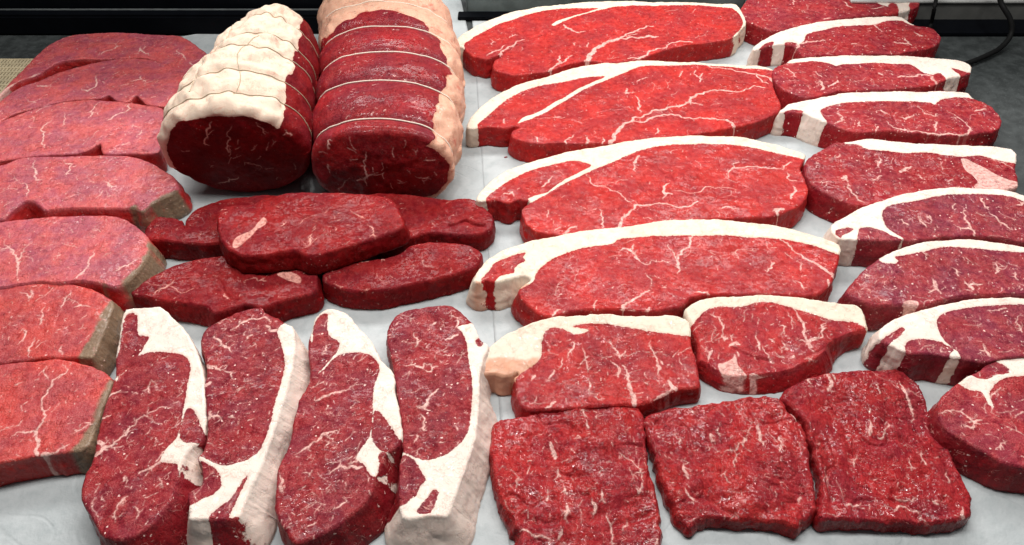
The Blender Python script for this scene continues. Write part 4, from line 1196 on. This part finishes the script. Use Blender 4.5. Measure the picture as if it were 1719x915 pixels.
slab('rump_steak', '799,622 801,606 814,590 838,569 872,550 903,539 922,533 958,529 1003,527 1042,529 1082,531 1108,529 1142,531 1157,543 1159,560 1161,578 1168,605 1175,640 1172,650 1142,653 1125,659 1108,667 1076,679 1060,681 1040,680 1003,681 964,684 924,687 892,688 876,682 868,664 866,643 864,634 872,628 868,624 858,630 845,632 828,628 812,628',
     25, 'short thick rump steak whose orange fat tail touches the fourth strip steak', 'steak', 'short rump steaks', M_RUMP, (0.37, 0.022, 0.024), seed=45, humps='930,600,50,.85 1 1.4|1150,610,40,.85 1.2 1.6', tan='780,660 785,632 800,620 818,604 845,600 880,604 900,600 905,610 885,625 868,650 830,665', tilt=(0, 0.15), base=0, frontflare=0, edge=1.6, flare=((800, 622, 1), (840, 634, 8), (866, 643, 3), (880, 684, 4), (1000, 682, 0), (1060, 681, 0), (1110, 668, 5), (1170, 652, 3)),
     fat='780,640 785,600 830,555 900,525 1000,515 1150,520 1175,545 1172,563 1121,560 1069,553 1016,544 979,543 962,547 975,550 990,554 968,560 955,556 943,551 927,550 917,555 910,572 909,595 898,611 880,622 868,632 862,650 830,650',
     veins='1065,678,9 1064,665,9 1059,653,8 1056,640,6 1055,630,4 1045,612,2|1025,605,2 1032,610,4 1040,622,6 1038,632,3|1042,602,7 1040,594,5 1037,588,3 1028,580,2 1020,573,2|1042,598,3 1050,588,2|990,660,3 990,648,3 988,635,2|987,624,3 985,610,3 982,598,2 978,584,2|964,573,3 958,588,3 953,600,2|1106,632,3 1108,619,6 1104,608,4 1100,598,2 1092,585,2 1092,572,2|1108,605,3 1112,612,3|1134,652,11 1128,648,7 1122,640,3|1128,655,7 1118,661,6 1108,666,5 1095,671,4|916,686,7 926,677,6 932,674,3|922,638,3 926,628,5 930,620,2|892,638,3 898,630,4|944,600,2 942,615,1|1082,630,2|1080,640,3 1087,645,3|940,573,3|1012,672,1 998,664,2|1150,620,3|1140,600,1 1145,612,2', auto=(26, 0.36), flecks=150, creases='910,574 918,600 914,625;0.9;2|940,600 944,640 960,668;0.6;1|958,580 970,600;0.5;1')
slab('rump_steak', '1150,524 1153,515 1169,504 1187,498 1228,496 1270,494 1305,495 1344,497 1381,504 1424,509 1440,511 1450,523 1455,542 1456,553 1432,559 1412,567 1394,579 1386,591 1372,603 1349,612 1327,621 1296,628 1257,633 1222,632 1202,622 1185,611 1173,602 1172,580 1165,558 1158,543',
     25, 'small heart shaped rump steak with cream fat across its back', 'steak', 'short rump steaks', M_RUMP, (0.36, 0.022, 0.026), seed=46, tilt=(0, 0.15), base=0, frontflare=1, edge=4, flare=((1172, 600, 3), (1222, 634, 6), (1296, 628, 10), (1349, 612, 11), (1390, 588, 14), (1456, 553, 1), (1425, 563, 3)),
     fat='1140,545 1142,510 1180,490 1300,485 1440,500 1470,530 1465,556 1440,543 1425,539 1397,537 1370,529 1338,520 1316,514 1296,508 1270,508 1255,512 1239,515 1206,515 1185,521 1172,534 1160,546',
     spots='1206,611 1216,608 1226,604 1231,600 1233,594 1236,600 1238,612 1246,622 1254,632 1240,635 1222,633 1212,626|1258,632 1262,627 1275,630 1288,630 1297,628 1290,634 1270,637',
     veins='1331,518,6 1338,526,4 1344,536,4 1349,545,4 1351,551,4 1353,568,5 1357,575,5 1359,581,5 1366,590,2|1342,572,5 1354,573,6 1368,569,6 1376,568,3 1381,566,3 1380,555,4 1379,546,3 1388,540,1|1356,574,5 1362,582,4|1292,569,2 1300,575,2|1312,571,2 1318,580,4 1323,585,3|1305,597,2 1316,597,2|1270,558,3 1272,570,3 1276,588,4|1280,580,2 1290,600,2|1224,582,4 1230,577,4 1237,574,5 1242,578,3|1229,575,2 1231,560,2|1213,557,5 1212,545,3 1208,532,2 1192,527,2|1213,557,3 1216,570,4 1222,568,2|1189,605,5 1191,595,4 1196,588,5|1327,600,5 1333,597,4|1236,588,5 1240,598,3|1294,606,6|1307,545,2 1320,548,2 1317,560,2|1184,545,3|1322,524,1 1330,545,2', auto=(24, 0.38), flecks=140, creases='1234,584 1250,594 1268,602 1292,605;1.5;1.5|1393,578 1375,590 1350,600;0.8;1.5', vang=0.3)

# ------------------------------------------------------------------ strip steaks down the right side
KG = 'strip steaks stacked down the right side'
KC = (0.31, 0.019, 0.027)
KP = (0.26, 0.028, 0.042)
slab('strip_steak', '1243,18 1249,6 1260,-6 1300,-24 1400,-38 1500,-40 1548,-28 1546,-4 1540,11 1524,16 1508,21 1488,24 1460,24 1430,28 1400,32 1365,39 1330,47 1300,50 1272,43 1256,35',
     30, 'rearmost strip steak at the top right, cut by the top edge of the view', 'steak', KG, M_LOIN, KC, seed=51, base=0, frontflare=3, flare=((1250, 28, 2), (1272, 44, 4), (1540, 11, 2)), edge=2,
     fat='1458,-12 1470,2 1478,8 1490,10 1497,20 1504,30 1575,25 1575,-45 1480,-50', islands='1493,6 1505,6 1507,24 1492,26|1526,8 1534,-2 1544,-4 1542,12 1530,16',
     veins='1415,2,2 1425,10,4 1432,12,3|1462,14,2 1475,12,3 1485,10,2|1326,-5,2 1332,8,2|1290,5,3|1350,20,3|1380,32,3 1395,30,2', auto=(20, 0.36), flecks=200)
slab('strip_steak', '1265,84 1267,76 1287,64 1315,51 1358,40 1401,34 1458,29 1513,28 1522,34 1532,40 1563,47 1576,57 1580,66 1571,75 1546,84 1514,88 1458,90 1401,92 1372,93 1352,95 1344,91 1338,80 1330,76 1318,75 1300,76 1286,78 1272,84',
     31, 'second strip steak from the top right, its left end striped with fat', 'steak', KG, M_LOIN, KC, seed=52, base=0, frontflare=2, flare=((1266, 84, 3), (1290, 78, 6), (1320, 75, 6), (1546, 84, 3), (1580, 68, 1)), edge=1.5,
     fat='1255,95 1258,70 1300,45 1358,30 1458,18 1530,22 1535,42 1524,40 1514,35 1490,36 1466,41 1430,43 1401,46 1367,54 1354,58 1350,68 1340,76 1334,90 1290,98',
     islands='1272,95 1275,82 1284,74 1294,70 1299,70 1296,78 1286,96|1318,92 1318,72 1327,71 1338,73 1340,80 1330,95',
     veins='1338,80,6 1345,72,5 1355,68,4 1370,69,3 1385,67,2|1466,40,4 1475,47,2 1483,52,1|1502,70,5 1515,73,4 1530,77,2|1518,64,4 1528,76,3|1535,52,2 1548,60,4|1430,75,3 1438,72,3|1380,60,1', auto=(18, 0.36), flecks=190)
slab('strip_steak', '1299,131 1298,118 1306,110 1318,106 1327,101 1335,98 1372,95 1429,93 1486,93 1543,95 1594,100 1622,105 1630,111 1629,122 1620,126 1606,128 1588,132 1576,139 1560,144 1514,148 1486,150 1440,151 1401,153 1372,161 1350,162 1330,156 1312,147',
     31, 'third strip steak from the top right, with a fat and red striped right end', 'steak', KG, M_LOIN, KC, seed=53, base=0, frontflare=2, flare=((1300, 131, 3), (1315, 150, 6), (1350, 162, 5), (1588, 132, 6), (1625, 124, 4)), edge=1.6,
     fat='1322,106 1330,92 1430,84 1550,86 1645,100 1645,128 1620,134 1600,150 1585,150 1588,132 1569,126 1549,121 1529,109 1503,109 1472,106 1429,108 1415,108 1403,111 1388,106 1372,103 1345,104',
     islands='1597,116 1608,117 1622,121 1640,124 1640,140 1618,142 1612,126|1568,125 1578,122 1586,128 1590,140 1585,150 1566,150',
     veins='1508,128,3 1520,126,3 1550,125,4 1566,128,5 1572,140,5|1378,150,5 1380,140,5 1377,135,3|1390,146,2 1400,140,5 1406,134,3|1370,120,2 1380,128,3|1315,112,2 1330,122,2 1336,130,3|1476,122,6 1482,125,3|1494,122,4 1499,124,3|1443,110,2|1463,138,4', auto=(20, 0.36), flecks=210)
slab('strip_steak', '1310,188 1316,180 1326,174 1358,167 1401,159 1429,155 1486,153 1543,153 1600,155 1624,156 1633,165 1657,174 1676,190 1682,204 1678,213 1668,219 1628,226 1586,228 1543,224 1500,219 1458,222 1435,221 1423,219 1404,211 1384,204 1365,197 1350,190 1330,188',
     31, 'fourth strip steak from the top right, with a pink fat wedge at its left end', 'steak', KG, M_LOIN, KC, seed=54, base=0, frontflare=3, flare=((1310, 188, 4), (1335, 189, 14), (1352, 191, 14), (1384, 204, 12), (1423, 219, 7), (1678, 213, 3)), edge=1.5,
     fat='1300,205 1305,175 1340,160 1420,145 1540,142 1640,150 1638,166 1620,164 1602,164 1582,166 1574,171 1569,174 1560,171 1543,170 1486,169 1429,172 1400,176 1385,180 1377,186 1382,196 1388,204 1380,222 1340,215',
     islands='1310,200 1318,187 1330,184 1344,185 1349,188 1338,195 1330,205 1318,210',
     veins='1489,202,4 1494,208,3 1500,213,4 1518,217,4 1543,221,4 1565,225,4 1586,226,5 1606,226,4 1625,225,4 1628,216,3 1620,206,2 1604,195,2 1590,185,1|1570,221,3 1570,212,4 1569,203,3|1623,227,3 1622,236,4|1400,207,3 1413,203,4 1414,195,3 1409,188,2|1478,183,2 1483,188,4 1490,190,2|1511,195,3 1520,199,4 1528,194,3 1535,190,1|1636,186,4 1648,184,3 1655,182,1|1541,175,1 1552,190,2 1570,195,2 1574,190,2|1442,204,4 1444,212,3|1470,222,3 1474,212,3|1540,178,2', auto=(18, 0.36), flecks=200)
slab('strip_steak', '1351,280 1358,264 1387,246 1404,237 1416,238 1427,237 1464,233 1501,237 1543,241 1600,243 1657,245 1697,250 1706,258 1707,271 1706,285 1710,304 1707,314 1690,317 1671,317 1614,317 1560,321 1529,326 1501,334 1475,341 1452,345 1429,341 1401,330 1375,316 1357,299',
     31, 'deep strip steak with white gristle rings in its right end', 'steak', KG, M_LOIN, (0.29, 0.015, 0.023), seed=55, base=0, frontflare=4, flare=((1351, 285, 3), (1375, 316, 7), (1410, 335, 7), (1452, 345, 3), (1600, 318, 0), (1690, 317, 0)), edge=2.2,
     fat='1418,240 1430,228 1480,222 1600,232 1720,240 1722,272 1707,273 1685,270 1660,264 1643,261 1614,263 1600,262 1586,261 1557,257 1515,257 1490,254 1472,253 1455,251 1440,243',
     islands='1560,0 1561,0 1561,1',
     spots='1614,266 1622,266 1632,270 1652,280 1671,291 1695,302 1712,306 1712,320 1671,318 1640,318 1636,312 1642,304 1634,294 1622,285',
     veins='1423,305,3 1420,295,7 1413,300,5|1423,308,4 1430,322,3 1440,332,3 1452,340,2|1474,273,2 1476,264,3|1512,288,6 1520,284,7 1530,278,3|1472,268,3 1476,280,4|1460,300,2 1480,295,3|1402,264,3 1410,258,2|1644,256,2 1670,268,2 1700,282,2|1500,310,2|1550,300,2 1540,292,2|1600,300,2 1590,305,2', auto=(24, 0.4), flecks=320)
slab('strip_steak', '1396,384 1397,375 1415,365 1444,349 1486,334 1529,323 1586,316 1643,316 1685,319 1715,329 1740,340 1790,358 1800,390 1770,408 1719,404 1680,398 1643,395 1600,395 1560,399 1530,404 1515,404 1490,404 1466,404 1444,402 1430,402 1408,400 1400,393',
     33, 'purplish strip steak above the nearest long rump, with a white fat corner and red tail', 'steak', KG, M_LOIN, KP, seed=56, base=0, frontflare=2, flare=((1396, 384, 3), (1408, 400, 5), (1440, 403, 7), (1480, 405, 8), (1515, 405, 3)), edge=1.2,
     fat='1380,415 1385,365 1440,335 1520,312 1600,304 1700,308 1810,345 1810,372 1760,352 1719,340 1697,332 1671,328 1628,326 1586,328 1529,338 1500,343 1489,346 1481,357 1482,364 1488,380 1498,390 1516,402 1510,412 1440,412',
     islands='1442,410 1440,398 1441,390 1443,383 1455,381 1466,383 1480,388 1495,396 1514,404 1512,415|1404,394 1403,387 1408,384 1416,383 1424,382 1432,384 1426,390 1416,394 1410,399',
     veins='1603,375,1 1620,383,5 1632,385,6 1642,400,3|1618,350,1 1622,362,3 1625,372,5 1632,385,5|1602,352,2 1604,342,2|1560,362,6 1564,370,3|1542,362,2 1550,375,5 1556,381,2|1515,368,2 1525,377,4|1646,330,3 1652,342,3 1660,352,2|1638,355,1 1650,362,2|1660,355,2 1675,368,3 1690,378,5 1700,385,2|1700,385,2|1705,345,3 1718,342,4|1575,382,2', auto=(14, 0.4), flecks=120, vang=-0.7)
slab('strip_steak', '1420,492 1426,480 1440,462 1449,452 1466,440 1484,429 1513,417 1547,407 1597,402 1646,402 1719,413 1780,428 1800,460 1790,488 1719,492 1646,494 1600,500 1557,511 1543,513 1518,512 1490,513 1468,513 1446,506 1430,500',
     31, 'heavily marbled strip steak with a dark red left end, second of the purplish three', 'steak', KG, M_LOIN, KP, seed=57, base=0, frontflare=3, flare=((1420, 492, 2), (1446, 506, 6), (1490, 513, 7), (1530, 513, 4), (1600, 500, 0)), edge=3,
     fat='1478,440 1478,425 1500,412 1547,398 1597,392 1650,392 1730,405 1810,425 1810,440 1760,432 1719,423 1646,418 1582,415 1547,423 1515,430 1502,432 1508,440 1495,444',
     spots='1516,512 1520,506 1530,504 1541,506 1542,512 1535,518 1522,522',
     veins='1565,466,2 1570,472,7 1572,485,7 1580,492,3|1570,478,4 1560,490,2|1620,470,2 1628,478,8 1634,485,5|1628,478,5 1650,476,3|1670,440,3 1675,450,5 1672,458,2|1705,455,2 1710,468,3|1597,448,2 1610,462,3|1450,460,6 1460,462,4|1550,420,3 1555,428,4|1475,500,2 1490,505,2', auto=(34, 0.42), flecks=220, vang=-0.7)
slab('strip_steak', '1476,567 1480,551 1500,538 1523,528 1572,514 1621,504 1660,500 1719,500 1790,510 1800,555 1780,588 1719,597 1680,602 1656,607 1630,605 1611,602 1590,598 1568,593 1545,592 1530,592 1515,588 1500,581 1490,577 1482,574',
     33, 'strip steak with a white fat corner and two red patches, last of the purplish three', 'steak', KG, M_LOIN, KP, seed=58, base=0, frontflare=3, flare=((1476, 567, 5), (1490, 577, 9), (1525, 590, 9), (1570, 595, 6), (1611, 602, 5), (1656, 607, 4)), edge=1.2,
     fat='1460,590 1466,545 1520,518 1600,495 1660,488 1810,498 1810,520 1719,510 1646,514 1600,521 1586,526 1576,532 1572,540 1574,552 1582,568 1596,582 1608,592 1612,604 1600,612 1520,606',
     islands='1518,600 1521,588 1520,577 1528,571 1540,569 1556,570 1572,572 1588,579 1600,588 1594,596 1598,615 1540,615|1466,592 1476,577 1482,569 1500,558 1513,550 1518,553 1512,563 1498,573 1490,580 1484,596',
     veins='1650,578,2 1655,590,6 1662,598,3|1655,590,4 1645,588,2|1706,540,2 1712,550,4 1716,558,2|1660,520,2 1690,516,3|1640,560,1|1580,590,2|1690,560,2 1700,565,2', auto=(16, 0.4), flecks=130)
slab('strip_steak', '1577,694 1579,672 1592,656 1606,645 1625,632 1646,621 1658,612 1670,607 1695,602 1719,600 1780,612 1830,660 1830,740 1800,778 1760,788 1719,785 1690,779 1660,764 1636,751 1612,735 1597,725 1585,713',
     30, 'round ended strip steak cut by the right edge, beside the largest flat iron slab', 'steak', KG, M_LOIN, (0.29, 0.024, 0.034), seed=59, base=0, frontflare=4, flare=((1577, 694, 3), (1597, 725, 7), (1636, 751, 9), (1690, 779, 8), (1719, 785, 5)), edge=1.8,
     fat='1608,642 1620,625 1655,600 1690,592 1780,595 1840,650 1820,665 1760,636 1719,632 1690,635 1674,642 1665,652 1662,662 1668,684 1660,678 1652,662 1645,655 1625,653',
     islands='1630,628 1642,618 1660,606 1676,610 1692,620 1690,628 1670,630 1655,636',
     veins='1577,692,4 1592,688,3 1611,690,3 1622,696,3 1636,710,5 1645,712,4|1636,710,5 1630,718,3 1620,716,2|1636,710,4 1648,705,3|1665,690,4 1663,672,4 1668,660,3 1680,650,2|1690,740,2 1680,755,3|1705,700,2 1719,690,3|1655,730,2', auto=(14, 0.4), flecks=110)

# ------------------------------------------------------------------ flat iron slabs, front right
FG = 'wet flat iron slabs along the front'
FC = (0.33, 0.018, 0.022)
slab('flat_iron_slab', '825,722 832,708 866,699 908,690 977,683 1047,682 1070,682 1080,700 1084,738 1088,777 1098,816 1106,855 1110,915 1112,960 1050,985 900,980 872,930 874,900 864,880 852,862 838,833 828,794 824,745',
     17, 'left flat iron slab, cut by the bottom edge and streaked with fat', 'steak', FG, M_FLAT, FC, seed=61, base=1, frontflare=0, hills=2.2, edge=3, wrinkle=2.2, ragged=2.2, flare=((825, 740, 3), (840, 835, 2), (870, 890, 6)),
     veins='979,686,5 984,698,3|986,705,4 988,716,4|924,742,4 929,755,9 932,768,6|936,785,3 941,798,4|946,815,4 952,830,4|950,845,7 953,858,7 948,870,3|944,890,5 938,905,4|994,838,5 999,850,7 996,862,5|958,755,5|1000,700,1|1040,755,2 1060,770,2 1080,808,3|1066,820,3 1072,830,2 1078,812,3|1010,825,3 1015,845,4|885,690,1|868,800,2 867,820,2|890,780,2 885,795,2|1052,870,2 1045,890,3|920,830,4 918,840,3|1020,860,3 1025,880,3 1030,915,3|975,735,2 970,728,3|870,890,4 900,902,5 925,908,4|1100,915,8 1104,905,4', auto=(16, 0.38), flecks=220, creases='880,870 920,880 960,872;2;4|1000,870 1040,850 1085,840;1.8;4|865,760 890,800 905,850;1.2;5|960,800 1000,790 1040,800;1.0;4|1060,700 1072,760 1078,800;1.5;3|1020,890 1070,870 1100,862;1.5;3', vang=-1.2, vspread=0.9)
slab('flat_iron_slab', '1082,700 1092,693 1139,684 1208,672 1259,663 1294,663 1310,669 1324,689 1343,711 1354,738 1361,779 1367,813 1371,846 1362,864 1345,876 1337,887 1325,880 1308,876 1277,873 1225,872 1187,866 1172,872 1158,880 1146,870 1136,855 1116,817 1102,772 1092,738',
     16, 'smaller middle flat iron slab with wet glints along its near edge', 'steak', FG, M_FLAT, FC, seed=62, base=1, frontflare=0, hills=2.2, edge=3, wrinkle=2.2, ragged=2.2, flare=((1082, 700, 2), (1157, 880, 3), (1337, 887, 2), (1110, 800, 1)),
     veins='1272,706,4 1274,720,6 1276,738,7 1281,748,3|1254,735,5 1248,750,4|1194,728,8 1197,738,5|1148,776,4 1150,790,6 1155,802,4|1143,735,3 1140,745,3|1216,758,3 1240,745,2|1235,765,2 1232,785,3|1328,690,6 1338,705,7 1345,715,4|1160,690,1|1310,730,3 1308,760,3|1150,820,3 1165,835,5|1340,845,3 1345,835,4|1220,790,2 1225,810,2', auto=(15, 0.38), flecks=220, creases='1170,830 1210,840 1250,830;1.5;4|1280,860 1320,850 1355,835;1.8;4|1100,720 1112,760 1120,800;1.2;4|1240,690 1245,720;0.8;2|1300,700 1330,740 1345,800;1.4;4|1188,838 1220,858 1235,866;1.6;2.5|1090,700 1098,712 1105,705;2;2', vang=-1.2, vspread=1.1)
slab('flat_iron_slab', '1313,664 1318,656 1332,647 1359,632 1414,623 1466,620 1507,615 1516,620 1526,628 1540,640 1558,679 1578,724 1603,772 1627,820 1634,853 1622,871 1590,876 1569,878 1500,876 1431,873 1395,873 1380,872 1378,850 1380,812 1374,780 1362,742 1345,702 1326,680',
     16, 'largest flat iron slab, lying rightmost in the front row', 'steak', FG, M_FLAT, (0.30, 0.016, 0.022), seed=63, base=1, frontflare=0, hills=1.8, edge=3, wrinkle=2.2, ragged=2.2, flare=((1380, 872, 2), (1595, 876, 2), (1362, 742, 2), (1590, 750, 3)),
     veins='1357,631,3 1362,642,4|1386,625,5 1393,635,6 1394,648,6 1391,655,3|1396,626,4 1402,636,4|1509,640,4 1515,652,6 1522,665,4 1530,685,6 1533,698,4|1458,684,3 1459,694,4|1459,706,4 1461,718,8 1460,730,5|1490,705,3 1486,725,3 1475,735,3|1468,645,2 1476,662,3|1525,770,2 1530,790,3|1548,755,2 1555,780,3|1590,790,3 1593,810,4|1615,855,7 1618,870,8|1440,760,2 1436,780,3|1500,830,2 1520,840,2 1540,835,2|1350,650,3|1357,648,3|1500,860,3 1520,850,3 1545,858,3|1565,842,5 1575,848,4|1420,850,4 1440,845,3', auto=(14, 0.36), flecks=180, creases='1365,690 1400,675 1440,670;0.9;3|1385,750 1395,800 1400,850;1.3;4|1420,720 1430,770 1425,820;0.8;3|1530,640 1560,710 1595,790;1.6;5|1470,740 1520,736 1550,760;0.8;3|1380,840 1440,835 1500,842;1.1;3', vang=-1.2, vspread=1.0)

for im in list(bpy.data.images):
    bpy.data.images.remove(im)
